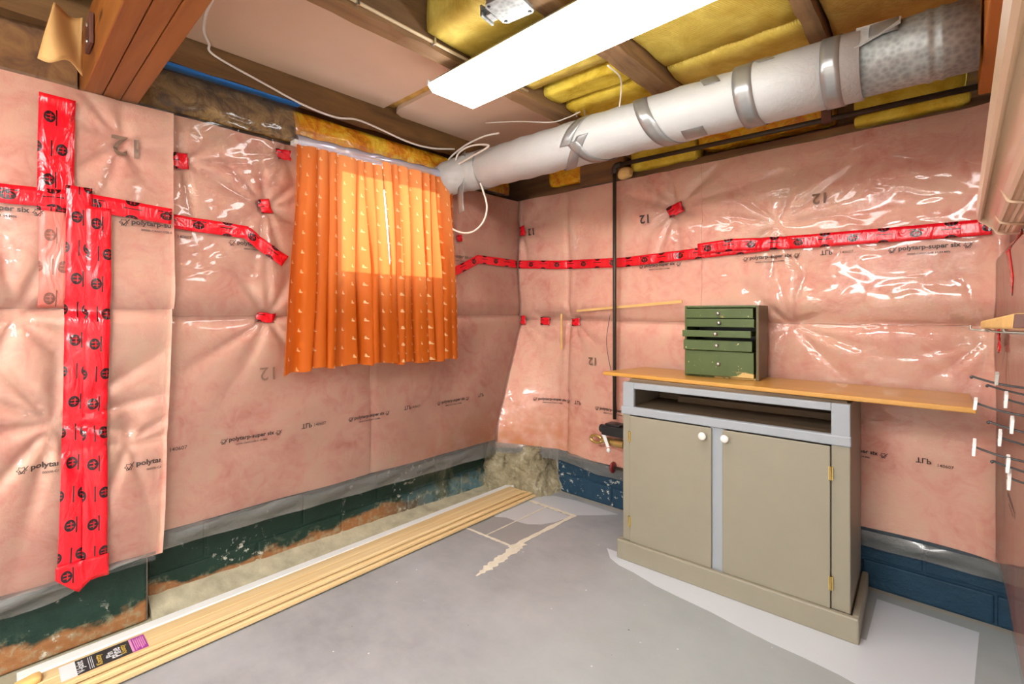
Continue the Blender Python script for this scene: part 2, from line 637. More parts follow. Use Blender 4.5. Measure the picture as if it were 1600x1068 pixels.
M['orange_foil'] = mk_mottled('amber_batt_wrap', (0.72, 0.20, 0.015), (0.90, 0.42, 0.02), (0.92, 0.66, 0.05), 9, 0.22, 0.3, 0.6)
M['olive'] = mk_mottled('brown_wool', (0.07, 0.035, 0.010), (0.26, 0.14, 0.03), (0.46, 0.29, 0.08), 10, 0.6, 0.0, 0.9)
M['foam'] = plain('pinkish_ceiling_board', (0.64, 0.45, 0.31), 0.85, 0, 0.12, 3, 0.2)
M['joist'] = wood('old_joist_wood', (0.42, 0.24, 0.10), (0.13, 0.07, 0.035), 'y', 22, 0.8, 12, (0.3, 0.7), 1, 0.5)
M['joist_dark'] = wood('dark_rim_joist', (0.27, 0.135, 0.04), (0.10, 0.05, 0.02), 'y', 18, 0.8, 8, (0.3, 0.7), 0, 0.6)
M['deck'] = wood('subfloor_boards', (0.20, 0.12, 0.06), (0.08, 0.045, 0.025), 'x', 14, 0.85, 8)
M['plate'] = wood('sill_plate_wood', (0.34, 0.17, 0.06), (0.12, 0.055, 0.03), 'x', 14, 0.8, 8, (0.3, 0.7), 1, 0.5)
M['stain'] = wood('stained_beam_wood', (0.44, 0.145, 0.022), (0.17, 0.045, 0.007), 'x', 22, 0.45, 16, (0.3, 0.7), 1, 0.2)
M['stain_y'] = wood('stained_board_wood', (0.62, 0.21, 0.02), (0.40, 0.11, 0.008), 'y', 22, 0.45, 16, (0.3, 0.7), 0, 0.2)
M['pine'] = wood('pine', (0.86, 0.67, 0.38), (0.72, 0.47, 0.20), 'y', 60, 0.5, 45, (0.36, 0.62), 1, 0.1)
M['pine_lath'] = plain('pine_lath', (0.76, 0.46, 0.16), 0.7, 0, 0.2, 20)
M['counter'] = wood('honey_board', (0.70, 0.37, 0.085), (0.58, 0.27, 0.045), 'x', 30, 0.33, 30, (0.25, 0.75), 0, 0.03, 0.15)
M['white_trim'] = plain('white_trim_paint', (0.80, 0.80, 0.77), 0.4, 0, 0.04)
M['cream'] = plain('cream_enamel', (0.74, 0.53, 0.36), 0.3, 0, 0.05, 3, 0, 0.3)
M['tan_paint'] = plain('khaki_cabinet_paint', (0.30, 0.27, 0.20), 0.42, 0, 0.06, 10, 0.06)
M['blue_paint'] = plain('pale_blue_grey_paint', (0.345, 0.37, 0.40), 0.42, 0, 0.05, 10, 0.05)
M['inside'] = plain('cabinet_interior', (0.20, 0.135, 0.08), 0.7, 0, 0.2, 6)
M['brass'] = plain('worn_brass', (0.62, 0.45, 0.16), 0.35, 0.9, 0.2, 20)
M['knob_white'] = plain('white_china', (0.88, 0.83, 0.76), 0.2, 0, 0.03, 10, 0, 0.5)
M['green'] = mk_green()
M['green_side'] = plain('brown_green_side', (0.115, 0.085, 0.035), 0.45, 0, 0.5, 9)
M['steel'] = plain('dull_steel', (0.55, 0.53, 0.48), 0.35, 0.9, 0.1, 30)
M['black'] = plain('black_plastic', (0.018, 0.018, 0.02), 0.35, 0, 0.2, 12)
M['pipe'] = plain('dark_iron_pipe', (0.055, 0.040, 0.028), 0.45, 0.3, 0.35, 20)
M['red_knob'] = plain('dark_red_handle', (0.20, 0.02, 0.02), 0.35, 0, 0.2, 20)
M['cable'] = plain('white_cable', (0.80, 0.74, 0.66), 0.45, 0, 0.06, 20)
M['cable_cream'] = plain('cream_cable', (0.78, 0.62, 0.40), 0.5, 0, 0.06, 20)
M['wrap'] = plain('white_duct_wrap', (0.50, 0.50, 0.49), 0.45, 0, 0.07, 14, 0.35)
M['duct_tape'] = plain('silver_duct_tape', (0.32, 0.32, 0.315), 0.28, 0.5, 0.12, 16, 0.12)
M['fixture'] = plain('fixture_enamel', (0.72, 0.66, 0.46), 0.35, 0, 0.04)
M['blue_strip'] = plain('blue_foam_strip', (0.02, 0.20, 0.62), 0.6, 0, 0.1)
M['paper'] = plain('kraft_paper', (0.62, 0.36, 0.13), 0.7, 0, 0.2, 5, 0.2)
M['dark_plate'] = plain('brown_bracket', (0.14, 0.055, 0.04), 0.5, 0, 0.2)
M['white_plastic'] = plain('white_plastic', (0.86, 0.86, 0.84), 0.35, 0, 0.03)
M['grey_plastic'] = plain('grey_plastic', (0.45, 0.42, 0.38), 0.4, 0, 0.05)
M['wire'] = plain('dark_steel_wire', (0.10, 0.10, 0.10), 0.35, 0.8, 0.15, 30)
M['wall_paint'] = plain('cream_wall_paint', (0.84, 0.81, 0.77), 0.8, 0, 0.03, 2)
M['concrete'] = plain('foundation_concrete', (0.34, 0.31, 0.27), 0.9, 0, 0.2, 5, 0.4)
M['foam_glob'] = plain('sprayed_foam', (0.80, 0.55, 0.22), 0.8, 0, 0.2, 20, 0.5)
M['foil'] = film('window_plastic', (0.86, 0.87, 0.95), 0.40, (0.72, 0.74, 0.86), 0.12, True, 0.5)
M['beige_line'] = plain('bare_cement_line', (0.72, 0.67, 0.54), 0.9, 0, 0.2, 30, 0.3)
M['light_patch'] = plain('pale_grey_paint', (0.54, 0.55, 0.57), 0.45, 0, 0.06, 5)
M['blue_patch'] = plain('pale_blue_paint', (0.62, 0.65, 0.69), 0.4, 0, 0.05, 5)
M['grey_patch'] = plain('dark_grey_paint', (0.315, 0.31, 0.305), 0.5, 0, 0.08, 5)
M['lens'] = emit('lit_diffuser', (1.0, 0.99, 0.97), LAMP)
M['lens_fill'] = emit('fill_lamp_diffuser', (1.0, 0.985, 0.96), LAMP_FILL)
M['label_black'] = plain('label_black', (0.045, 0.04, 0.04), 0.35, 0, 0.05)
M['label_white'] = plain('label_white', (0.72, 0.73, 0.74), 0.35, 0, 0.03)
M['label_purple'] = plain('label_purple', (0.36, 0.05, 0.32), 0.35, 0, 0.05)
M['label_yellow'] = plain('label_yellow', (0.62, 0.42, 0.08), 0.35, 0, 0.05)
M['label_pink'] = plain('label_pink', (0.72, 0.32, 0.50), 0.35, 0, 0.05)
t_ = NT('window_glass')
g_ = t_.n('ShaderNodeBsdfTransparent')
g2_ = t_.n('ShaderNodeBsdfGlossy')
g2_.inputs['Roughness'].default_value = 0.02
mx_ = t_.n('ShaderNodeMixShader')
mx_.inputs[0].default_value = 0.06
t_.t.links.new(g_.outputs[0], mx_.inputs[1])
t_.t.links.new(g2_.outputs[0], mx_.inputs[2])
M['glass'] = t_.done(mx_.outputs[0])

# ================================================================== SETTING
# floor slab
YB = -4.6           # rear wall of the basement, behind the camera
XR = 2.43           # face of the foundation on the right-hand wall
m = MB()
m.box(-0.3, XR + 0.25, YB - 0.2, 0.25, -0.12, 0.0)
floor = obj('floor', m, M['floor'], kind='structure')


def flat_patch(name, pts, mat, z=0.0012, h=0.0010, label=None):
    mm = MB()
    n = len(pts)
    mm.v = [(x, y, z) for x, y in pts] + [(x, y, z - h) for x, y in pts]
    mm.f = [tuple(range(n))] + [(k, n + k, n + (k + 1) % n, (k + 1) % n) for k in range(n)]
    mm.uv = [[(0, 0)] * n] + [[(0, 0)] * 4] * n
    o = obj(name, mm, mat, floor)
    if label: o['label'] = label
    return o


def ragged(a, b, w, n=22, amp=0.35, seed=1, taper=False):
    """a strip of irregular width from a to b"""
    rr = random.Random(seed)
    a, b = Vector((*a, 0)), Vector((*b, 0))
    d = (b - a).normalized()
    s = Vector((-d.y, d.x, 0))
    L, Rr = [], []
    for k in range(n + 1):
        t = k / n
        ww = w * (1 + amp * (rr.random() * 2 - 1)) * (min(1, 0.15 + 3 * t) if taper else 1)
        p = a.lerp(b, t)
        L.append(tuple((p + s * ww / 2)[:2]))
        Rr.append(tuple((p - s * ww / 2)[:2]))
    return Rr + L[::-1]


flat_patch('paint_patch', [(0.30, -0.77), (0.645, -0.757), (0.66, -0.27), (0.305, -0.27)], M['grey_patch'], 0.0008, 0.0006, 'dark grey square of old paint')
flat_patch('paint_patch', [(0.303, -0.56), (0.345, -0.57), (0.40, -0.535), (0.47, -0.535), (0.54, -0.52), (0.60, -0.47), (0.64, -0.39),
                           (0.655, -0.28), (0.31, -0.275)], M['light_patch'], 0.0014, 0.0006, 'pale grey paint inside the square')
flat_patch('paint_patch', [(0.31, -0.255), (0.66, -0.25), (0.78, -0.14), (0.84, -0.075), (0.55, -0.07), (0.40, -0.10), (0.33, -0.18)],
           M['light_patch'], 0.0008, 0.0006, 'pale grey paint by the corner')
for k, (a, b, w) in enumerate([((0.298, -0.776), (0.65, -0.76), 0.014), ((0.30, -0.262), (0.665, -0.262), 0.024),
                               ((0.65, -0.775), (0.665, -0.25), 0.026), ((0.302, -0.77), (0.302, -0.27), 0.012),
                               ((0.47, -0.765), (0.475, -0.272), 0.008)]):
    flat_patch('cement_line', ragged(a, b, w, 26, 0.35, k), M['beige_line'], 0.0022 + 0.0003 * k, 0.0012)
flat_patch('cement_line', ragged((0.71, -1.06), (0.665, -0.70), 0.048, 26, 0.45, 9, True), M['beige_line'], 0.0020, 0.0012)
# pale blue paint around the cabinet foot
rr = random.Random(5)
edge = [(1.06, -0.535), (1.12, -0.565), (1.20, -0.575), (1.32, -0.60), (1.42, -0.615), (1.55, -0.62), (1.66, -0.64), (1.78, -0.66),
        (1.88, -0.66), (1.98, -0.68), (2.10, -0.70), (2.22, -0.60), (2.29, -0.45), (2.32, -0.10)]
edge = [(x + rr.uniform(-.006, .006), y + rr.uniform(-.006, .006)) for x, y in edge]
flat_patch('paint_patch', edge + [(2.02, -0.09), (2.02, -0.42), (1.0, -0.46)], M['blue_patch'], 0.0012, 0.001, 'pale blue grey paint around the cabinet foot')

# ---------------------------------------------------------------- ceiling: deck, joists
m = MB()
m.box(-0.3, XR + 0.25, YB - 0.2, 0.3, 2.345, 2.38)
ceiling = obj('ceiling', m, M['deck'], kind='structure')


def rough_beam(x0, x1, y0, y1, z0, z1, amp, seed, n=60):
    """a joist with an uneven lower edge, running along y"""
    rr = random.Random(seed)
    P = []
    for k in range(n + 1):
        y = y0 + (y1 - y0) * k / n
        a, b = rr.uniform(-amp, amp), rr.uniform(-amp, amp)
        P.append([(x0 + a * .4, y, z0 + a), (x1 + b * .4, y, z0 + b), (x1, y, z1), (x0, y, z1), (x0 + a * .4, y, z0 + a)])
    mm = MB().grid(np.array(P), flip=True)
    mm.poly(P[0][:4])
    mm.poly(P[-1][:4][::-1])
    return mm


for (x0, x1, z0, mt, s) in ((0.045, 0.10, 2.083, 'joist_dark', 1), (0.79, 0.862, 2.10, 'joist', 2), (1.275, 1.362, 2.10, 'joist', 3),
                            (1.872, 1.925, 2.10, 'joist', 4)):
    obj('joist', rough_beam(x0, x1, YB, 0.0, z0, 2.345, 0.004, s), M[mt], ceiling)
obj('blocking', MB().box(1.13, 1.27, -1.60, -1.37, 2.14, 2.345), M['joist'], ceiling)   # timber block carrying the electrical box

# stained built-up beam: three planks and the packer
for k, (ya, yb) in enumerate(((-2.285, -2.238), (-2.236, -2.189), (-2.187, -2.140))):
    obj('beam_plank', MB().box(-0.02, 2.40, ya, yb, 1.885 + 0.002 * k, 2.10), M['stain'], ceiling, bevel=0.003)
obj('beam_plank', MB().box(2.305, 2.345, -1.75, -0.28, 1.87, 2.10), M['stain_y'], ceiling, bevel=0.004)

# ---------------------------------------------------------------- walls (foundation)
WIN = (-1.47, -0.80, 1.335, 1.90)      # window opening in the left wall: y0, y1, z0, z1
m = MB()
m.box(-0.28, -0.055, -2.095, WIN[0], 0.0, 1.90)
m.box(-0.28, -0.055, WIN[1], 0.25, 0.0, 1.90)
m.box(-0.28, -0.055, WIN[0], WIN[1], 0.0, WIN[2])
m.box(-0.28, 0.015, YB - 0.2, -2.095, 0.0, 1.88)
wall_left = obj('wall_left', m, M['concrete'], kind='structure')
m = MB()
m.box(-0.28, XR + 0.25, 0.012, 0.25, 0.0, 1.90)
wall_right = obj('wall_right', m, M['concrete'], kind='structure')
m = MB()
m.box(XR, XR + 0.25, YB - 0.2, 0.012, 0.0, 2.345)
wall_side = obj('wall_side', m, M['wall_paint'], kind='structure')
m = MB()
m.box(-0.28, XR + 0.25, YB - 0.2, YB, 0.0, 2.345)
wall_rear = obj('wall_rear', m, M['wall_paint'], kind='structure')
# header boards above the foundation
m = MB()
m.box(-0.28, -0.20, YB - 0.2, 0.25, 1.90, 2.345)
m.box(-0.20, -0.02, YB - 0.2, -2.095, 1.88, 2.345)
m.box(-0.28, XR + 0.25, 0.10, 0.25, 1.90, 2.345)
obj('trim_1', m, M['plate'], kind='structure')


def blocks(wall, mat, axis, a0, a1, length, courses, face, seed, prot=0.018):
    """foundation blocks with recessed joints; axis 'y' (left wall, face toward +x) or 'x' (right wall, face toward -y)"""
    rr = random.Random(seed)
    for ci, (z0, z1) in enumerate(courses):
        a = a0 - (0.5 * length if ci % 2 else 0.0)
        while a < a1 - 0.02:
            s, e = max(a, a0) + 0.004, min(a + length, a1) - 0.004
            a += length
            if e - s < 0.03:
                continue
            d = prot + rr.uniform(-0.003, 0.003)
            if axis == 'y':
                mm = MB().box(face - 0.02, face + d, s, e, z0 + 0.004, z1 - 0.004)
            else:
                mm = MB().box(s, e, face - d, face + 0.02, z0 + 0.004, z1 - 0.004)
            obj('block', mm, mat, wall, bevel=0.007)


blocks(wall_left, M['green_base'], 'y', -2.09, -0.24, 0.40, [(0.0, 0.135), (0.135, 0.335)], -0.055, 3)
blocks(wall_left, M['green_base'], 'y', -3.2, -2.095, 1.104, [(0.0, 0.30)], 0.015, 4, 0.016)
blocks(wall_right, M['blue_base'], 'x', 0.36, XR, 0.40, [(0.0, 0.118), (0.118, 0.30)], 0.012, 5, 0.02)
obj('painted_joint', MB().box(-0.06, -0.055 + 0.011, -2.09, -0.24, 0.0, 0.33), M['green_base'], wall_left)
obj('painted_joint', MB().box(0.36, XR, 0.012 - 0.013, 0.016, 0.0, 0.295), M['blue_base'], wall_right)
# sloping bare cement fillet along the foot of the left wall
rr = random.Random(2)
P = []
for k in range(61):
    y = -2.085 + 1.86 * k / 60
    h = 0.052 * (1 - k / 60) ** 0.8 + 0.006 + rr.uniform(-.003, .003)
    w = 0.11 + rr.uniform(-.006, .006)
    P.append([(-0.05, y, -0.01), (-0.05, y, h + 0.006), (-0.036, y, h), (-0.036 + w * .5, y, h * 0.45), (-0.036 + w, y, 0.001), (-0.036 + w, y, -0.01)])
mm = MB().grid(np.array(P), flip=True)
mm.poly(P[0]); mm.poly(P[-1][::-1])
obj('cement_fillet', mm, M['ledge'], wall_left, smooth=True)

# rough concrete pier in the corner
rr = random.Random(11)


def nz(p, s, seed=0.0):
    from mathutils import noise
    return noise.noise(Vector(p) * s + Vector((seed, seed * 1.7, seed * .3)))


path = [(-0.05, -0.30), (0.03, -0.305), (0.10, -0.29), (0.17, -0.26), (0.24, -0.235), (0.31, -0.19), (0.355, -0.12), (0.37, -0.04), (0.375, 0.02)]
pp = spline([(x, y, 0) for x, y in path], 8)
P = []
for j in range(25):
    z = 0.30 * j / 24
    row = []
    for i, q in enumerate(pp):
        c = Vector((0.12, -0.02, 0))
        d = (Vector((q.x, q.y, 0)) - c)
        k = 1.0 - 0.20 * (z / 0.30) + 0.13 * nz((q.x, q.y, z), 9, 3) + 0.08 * abs(nz((q.x, q.y, z), 22, 5)) + 0.03 * nz((q.x, q.y, z), 60, 7)
        row.append(tuple(c + d * k + Vector((0, 0, z))))
    P.append(row)
top = [tuple(Vector((0.05, 0.0, 0.30))) for _ in pp]
P.append(top)
mm = MB().grid(np.array(P), flip=True)
obj('corner_pier', mm, M['stone'], wall_right)

# ---------------------------------------------------------------- window in the left wall
m = MB()
y0, y1, z0, z1 = WIN
m.box(-0.20, -0.15, y0, y0 + 0.05, z0, z1)
m.box(-0.20, -0.15, y1 - 0.05, y1, z0, z1)
m.box(-0.20, -0.15, y0 + 0.05, y1 - 0.05, z0, z0 + 0.05)
m.box(-0.20, -0.15, y0 + 0.05, y1 - 0.05, z1 - 0.05, z1)
m.box(-0.19, -0.16, (y0 + y1) / 2 - 0.015, (y0 + y1) / 2 + 0.015, z0 + 0.05, z1 - 0.05)
win = obj('window_1', m, M['white_trim'], kind='structure')
obj('pane', MB().box(-0.178, -0.172, y0 + 0.05, (y0 + y1) / 2 - 0.015, z0 + 0.05, z1 - 0.05), M['glass'], win)
obj('pane', MB().box(-0.178, -0.172, (y0 + y1) / 2 + 0.015, y1 - 0.05, z0 + 0.05, z1 - 0.05), M['glass'], win)
obj('window_sill', MB().box(-0.15, 0.055, y0 - 0.01, y1 + 0.01, z0 - 0.03, z0), M['white_trim'], win)

# ================================================================== VAPOUR BARRIER
rs = np.random.RandomState(4)
WV = [(rs.uniform(1.5, 5, 2) * rs.choice([-1, 1], 2), rs.uniform(0, 6.28), 0.0032) for _ in range(7)]
WV += [(rs.uniform(7, 17, 2) * rs.choice([-1, 1], 2), rs.uniform(0, 6.28), 0.0010) for _ in range(9)]


def waves(s, z, ph):
    o = 0
    for k, p, a in WV:
        o = o + a * np.sin(k[0] * s + k[1] * z + p + ph)
    return o


# fasteners that pull the sheet in: (s, z, depth, wrinkle amplitude, reach)
DIM = {
    'L': [(-2.0, 1.733, .035, .010, .16), (-1.685, 1.61, .038, .010, .14), (-1.607, 1.849, .02, .006, .12), (-1.688, 1.125, .030, .009, .16), (-0.613, 1.59, .015, .005, .1)],
    'A': [(-2.36, 0.80, .018, .012, .18), (-2.45, 1.14, .02, .010, .15), (-2.19, 1.74, .012, .008, .12), (-2.17, 0.70, .014, .008, .14)],
    'R': [(0.09, 1.70, .030, .010, .14), (1.156, 1.699, .042, .011, .20), (0.09, 1.10, .025, .007, .12), (0.28, 1.092, .02, .005, .08), (0.513, 1.091, .02, .006, .10),
          (1.70, 1.10, .022, .008, .20), (2.34, 1.06, .02, .008, .12), (1.65, 1.56, .012, .010, .20)],
    'S': [(-0.35, 1.06, .012, .006, .15)],
}
SEAM = {'L': [(-1.19, .007)], 'A': [], 'R': [(0.47, .010)], 'S': []}
CREASE = {'L': 1.135, 'A': 1.16, 'R': 1.10, 'S': 1.08}


def disp(w, s, z):
    s = np.asarray(s, float)
    z = np.asarray(z, float)
    d = waves(s, z, {'L': 0, 'A': 1.3, 'R': 2.9, 'S': 4.4}[w])
    zc = CREASE[w] + 0.006 * np.sin(s * 4.0)
    d = d - 0.020 * np.exp(-np.abs(z - zc) / 0.022) + 0.010 * np.exp(-((z - zc - 0.09) / 0.06) ** 2)
    for (a, b, dep, amp, reach) in DIM[w]:
        ds, dz = s - a, z - b
        r = np.sqrt(ds * ds + dz * dz) + 1e-6
        th = np.arctan2(dz, ds)
        d = d - dep * (0.6 * np.exp(-r / 0.045) + 0.7 * np.exp(-r / 0.15))
        n = 7 + int(abs(a * 37)) % 4
        fold = np.abs(np.cos(0.5 * n * th + a * 9 + 0.8 * np.sin(3 * th + b * 7)))
        d = d - amp * (1 - fold) ** 1.6 * 3.6 * np.exp(-r / reach) * (r / (r + 0.03))
    for a, dep in SEAM[w]:
        d = d - dep * np.exp(-np.abs(s - a) / 0.012)
    return d


def surf(w, s, z, off=0.0):
    """point on the outer skin of the sheet; returns array (...,3)"""
    s = np.asarray(s, float) + 0 * np.asarray(z, float)
    z = np.asarray(z, float) + 0 * s
    d = disp(w, s, z) + off
    if w == 'L':
        return np.stack([0.085 + d, s, z], -1)
    if w == 'A':
        return np.stack([0.135 + d - 0.03 * np.clip((0.45 - z) / 0.25, 0, 1), s, z], -1)
    if w == 'R':
        wz = np.clip((1.20 - z) / 0.80, 0.08, 1.0)
        dg = 0.235 * wz * np.clip(1 - (s - 0.08) / 0.33, 0, 1)
        cor = 0.035 * np.exp(-np.clip(2.36 - s, 0, 9) / 0.035)
        return np.stack([s, -0.066 - d - dg - cor, z], -1)
    x = 2.398 - 0.034 * np.clip((1.385 - z) / 0.05, 0, 1) - 0.012 * np.exp(-np.clip(-0.07 - s, 0, 9) / 0.05)
    return np.stack([x - 0.15 * d, s, z], -1)


def sheet_grid(w, s0, s1, z0, z1, step, off, hole=None, slant=None):
    ns = max(3, int(round((s1 - s0) / step)) + 1)
    nzz = max(3, int(round((z1 - z0) / step)) + 1)
    S, Z = np.meshgrid(np.linspace(s0, s1, ns), np.linspace(z0, z1, nzz), indexing='ij')
    if slant:
        S = S + slant * (Z - z1) * (S - s0) / (s1 - s0)
    P = surf(w, S, Z, off)
    keep = None
    if hole:
        sc = (S[:-1, :-1] + S[1:, 1:]) / 2
        zc = (Z[:-1, :-1] + Z[1:, 1:]) / 2
        keep = ~((sc > hole[0]) & (sc < hole[1]) & (zc > hole[2]) & (zc < hole[3]))
    return P, keep


def batt(w, s0, s1, z0, z1, back, label, slant=None):
    P, _ = sheet_grid(w, s0, s1, z0, z1, 0.02, -0.012, None, slant)
    mm = MB()
    mm.grid(P, flip=(w == 'A' or w == 'L') is False)
    # skirt back to the foundation so the batt has its thickness
    ring = list(P[:, 0]) + list(P[-1, 1:]) + list(P[-2::-1, -1]) + list(P[0, -2:0:-1])
    B = []
    for p in ring:
        q = np.array(p)
        q[{'x': 0, 'y': 1}[back[0]]] = back[1]
        B.append(q)
    n = len(ring)
    base = len(mm.v)
    mm.v += [tuple(map(float, p)) for p in ring] + [tuple(map(float, p)) for p in B]
    for k in range(n):
        mm.f.append((base + k, base + (k + 1) % n, base + n + (k + 1) % n, base + n + k))
        mm.uv.append([(0, 0)] * 4)
    mm.f.append(tuple(base + n + k for k in range(n)))
    mm.uv.append([(0, 0)] * n)
    return obj('insulation_batt', mm, M['batt'], None, label, 'insulation', 'pink insulation batts behind the plastic', smooth=True)


XL = ('x', -0.03)
XA = ('x', 0.034)
YR = ('y', -0.012)
XS = ('x', XR - 0.002)
batt('A', -2.75, -2.04, 0.27, 1.1625, XA, 'pink insulation batt low at the far left, behind the wide red tape', 0.03)
batt('A', -2.75, -2.035, 1.163, 1.885, XA, 'pink insulation batt high at the far left, below the stained beam')
batt('L', -2.06, -1.1905, 0.335, 1.1345, XL, 'pink insulation batt low on the window wall, left half')
batt('L', -1.1895, -0.03, 0.335, 1.1345, XL, 'pink insulation batt low on the window wall, under the right half of the curtain')
batt('L', -2.03, WIN[0] - 0.012, 1.1355, 1.90, XL, 'pink insulation batt left of the orange curtain')
batt('L', WIN[1] + 0.012, -0.03, 1.1355, 1.90, XL, 'pink insulation batt between the orange curtain and the corner')
batt('L', WIN[0] - 0.008, WIN[1] + 0.008, 1.1355, WIN[2] - 0.032, XL, 'narrow pink insulation piece hidden under the window sill')
batt('R', 0.02, 0.4695, 0.285, 1.0995, YR, 'pink insulation batt low in the corner, stained orange at its foot')
batt('R', 0.4705, 1.4015, 0.262, 1.0995, YR, 'pink insulation batt low on the right wall behind the cabinet doors')
batt('R', 1.4025, 2.415, 0.262, 1.0995, YR, 'pink insulation batt low on the right wall, right of the cabinet')
batt('R', 0.02, 1.3015, 1.1005, 1.905, YR, 'pink insulation batt high on the right wall, behind the iron pipe')
batt('R', 1.3025, 2.415, 1.1005, 1.905, YR, 'pink insulation batt high on the right wall, above the green box')
batt('S', -1.30, -0.04, 0.28, 1.0795, XS, 'pink insulation batt low on the side wall behind the wire hooks')
batt('S', -1.30, -0.04, 1.0805, 1.88, XS, 'pink insulation batt high on the side wall behind the cream tray')


FACE = {'L': (1, 0, 0), 'A': (1, 0, 0), 'R': (0, -1, 0), 'S': (-1, 0, 0)}


def sheet(name, w, s0, s1, z0, z1, label, hole=None, slant=None, top=None):
    P, keep = sheet_grid(w, s0, s1, z0, z1, 0.0105, 0.0, hole, slant)
    mm = MB().grid(P, None, keep, flip=(w in 'AL') is False)
    return obj(name, mm, M['film_taut' if w == 'S' else 'film'], None, label, 'plastic sheet', 'clear plastic vapour barrier sheets', smooth=True, face=FACE[w])


sheetL = sheet('plastic_sheet', 'L', -2.085, -0.03, 0.325, 1.905, 'clear plastic sheet over pink insulation on the wall with the curtain', (WIN[0] - 0.01, WIN[1] + 0.01, WIN[2] - 0.02, 2.0))
sheetA = sheet('plastic_sheet', 'A', -2.76, -2.034, 0.255, 1.89, 'clear plastic sheet at the far left, overlapping with a free edge', None, 0.034)
sheetR = sheet('plastic_sheet', 'R', 0.02, 2.415, 0.25, 1.912, 'clear plastic sheet over pink insulation on the wall behind the cabinet')
sheetS = sheet('plastic_sheet', 'S', -1.32, -0.04, 0.26, 1.89, 'clear plastic sheet on the side wall behind the hooks and cream tray')


def hem(parent, w, s0, s1, zt, zb, base, n=90, wob=0.004):
    """the loose lower border of a sheet, below the insulation; base(s, z) gives the point"""
    P = []
    for k in range(n + 1):
        s = s0 + (s1 - s0) * k / n
        row = []
        a, b = zt(s), zb(s)
        for j in range(7):
            t = j / 6
            z = a + (b - a) * t
            bulge = 0.010 * math.sin(math.pi * min(1, t * 1.3)) + wob * math.sin(s * 23 + t * 5)
            row.append(base(s, z, t, bulge))
        P.append(row)
    mm = MB().grid(np.array(P), flip=(w in 'AL'))
    return obj('loose_hem', mm, M['hem'], parent, smooth=True, face=FACE[w])


hem(sheetL, 'L', -2.085, -0.27, lambda s: 0.335, lambda s: 0.262 - 0.032 * (s + 2.085) / 1.8,
    lambda s, z, t, b: (0.078 + b - 0.02 * t, s, z))
hem(sheetA, 'A', -2.76, -2.088, lambda s: 0.285, lambda s: 0.195 + 0.05 * max(0, min(1, (s + 2.45) / 0.25)) + .01 * math.sin(s * 14),
    lambda s, z, t, b: (0.102 + 2.2 * b - 0.035 * t, s, z))


def hemR(s, z, t, b):
    dg = 0.235 * max(0, min(1, 1 - (s - 0.08) / 0.33))
    return (s, -0.062 - b - dg + 0.015 * t, z)


hem(sheetR, 'R', 0.08, 2.375, lambda s: 0.32 - 0.065 * min(1, max(0, (s - 0.08) / 0.7)), lambda s: 0.255 - 0.07 * min(1, max(0, (s - 0.08) / 0.6)), hemR, 140)


# ---------------------------------------------------------------- print on the sheets
TXT = {}


def text_mesh(s, bold=0.0):
    key = (s, bold)
    if key in TXT:
        return TXT[key]
    cu = bpy.data.curves.new('t', 'FONT')
    cu.body = s
    cu.size = 1.0
    cu.offset = bold
    cu.resolution_u = 3
    o = bpy.data.objects.new('t', cu)
    COL.objects.link(o)
    bpy.context.view_layer.update()
    me = o.evaluated_get(bpy.context.evaluated_depsgraph_get()).to_mesh()
    V = np.array([tuple(v.co) for v in me.vertices])
    F = [tuple(p.vertices) for p in me.polygons]
    o.evaluated_get(bpy.context.evaluated_depsgraph_get()).to_mesh_clear()
    bpy.data.objects.remove(o)
    bpy.data.curves.remove(cu)
    V = V[:, :2] - V[:, :2].min(0)
    TXT[key] = (V, F)
    return TXT[key]


def print_text(parent, w, s, length, s0, z0, mat='ink', bold=0.012, flip=False, rot=0.0, clip=None, aspect=1.0, off=0.004):
    """text of the given length whose lower left corner is at s0, z0 on sheet w"""
    V, F = text_mesh(s, bold)
    k = length / V[:, 0].max()
    u, v = V[:, 0] * k, V[:, 1] * k * aspect
    if flip:
        v = v.max() - v
    c, sn = math.cos(rot), math.sin(rot)
    uc, vc = u - u.max() / 2, v - v.max() / 2
    u, v = uc * c - vc * sn + u.max() / 2, uc * sn + vc * c + v.max() / 2
    sgn = -1 if w == 'S' else 1
    S = s0 + sgn * u
    Z = z0 + v
    P = surf(w, S, Z, off)
    mm = MB()
    mm.v = [tuple(map(float, p)) for p in P]
    for f in F:
        if clip and any(not (clip[0] <= S[i] <= clip[1]) for i in f):
            continue
        mm.f.append(f if w != 'x' else f[::-1])
        mm.uv.append([(0, 0)] * len(f))
    if mm.f:
        return obj('printed_text', mm, M[mat], parent, face=FACE[w])


LEAF = []
for k in range(12):
    a = math.pi * 2 * k / 12
    r = 0.5 if k % 2 == 0 else 0.33
    LEAF.append((r * math.cos(a), r * math.sin(a)))


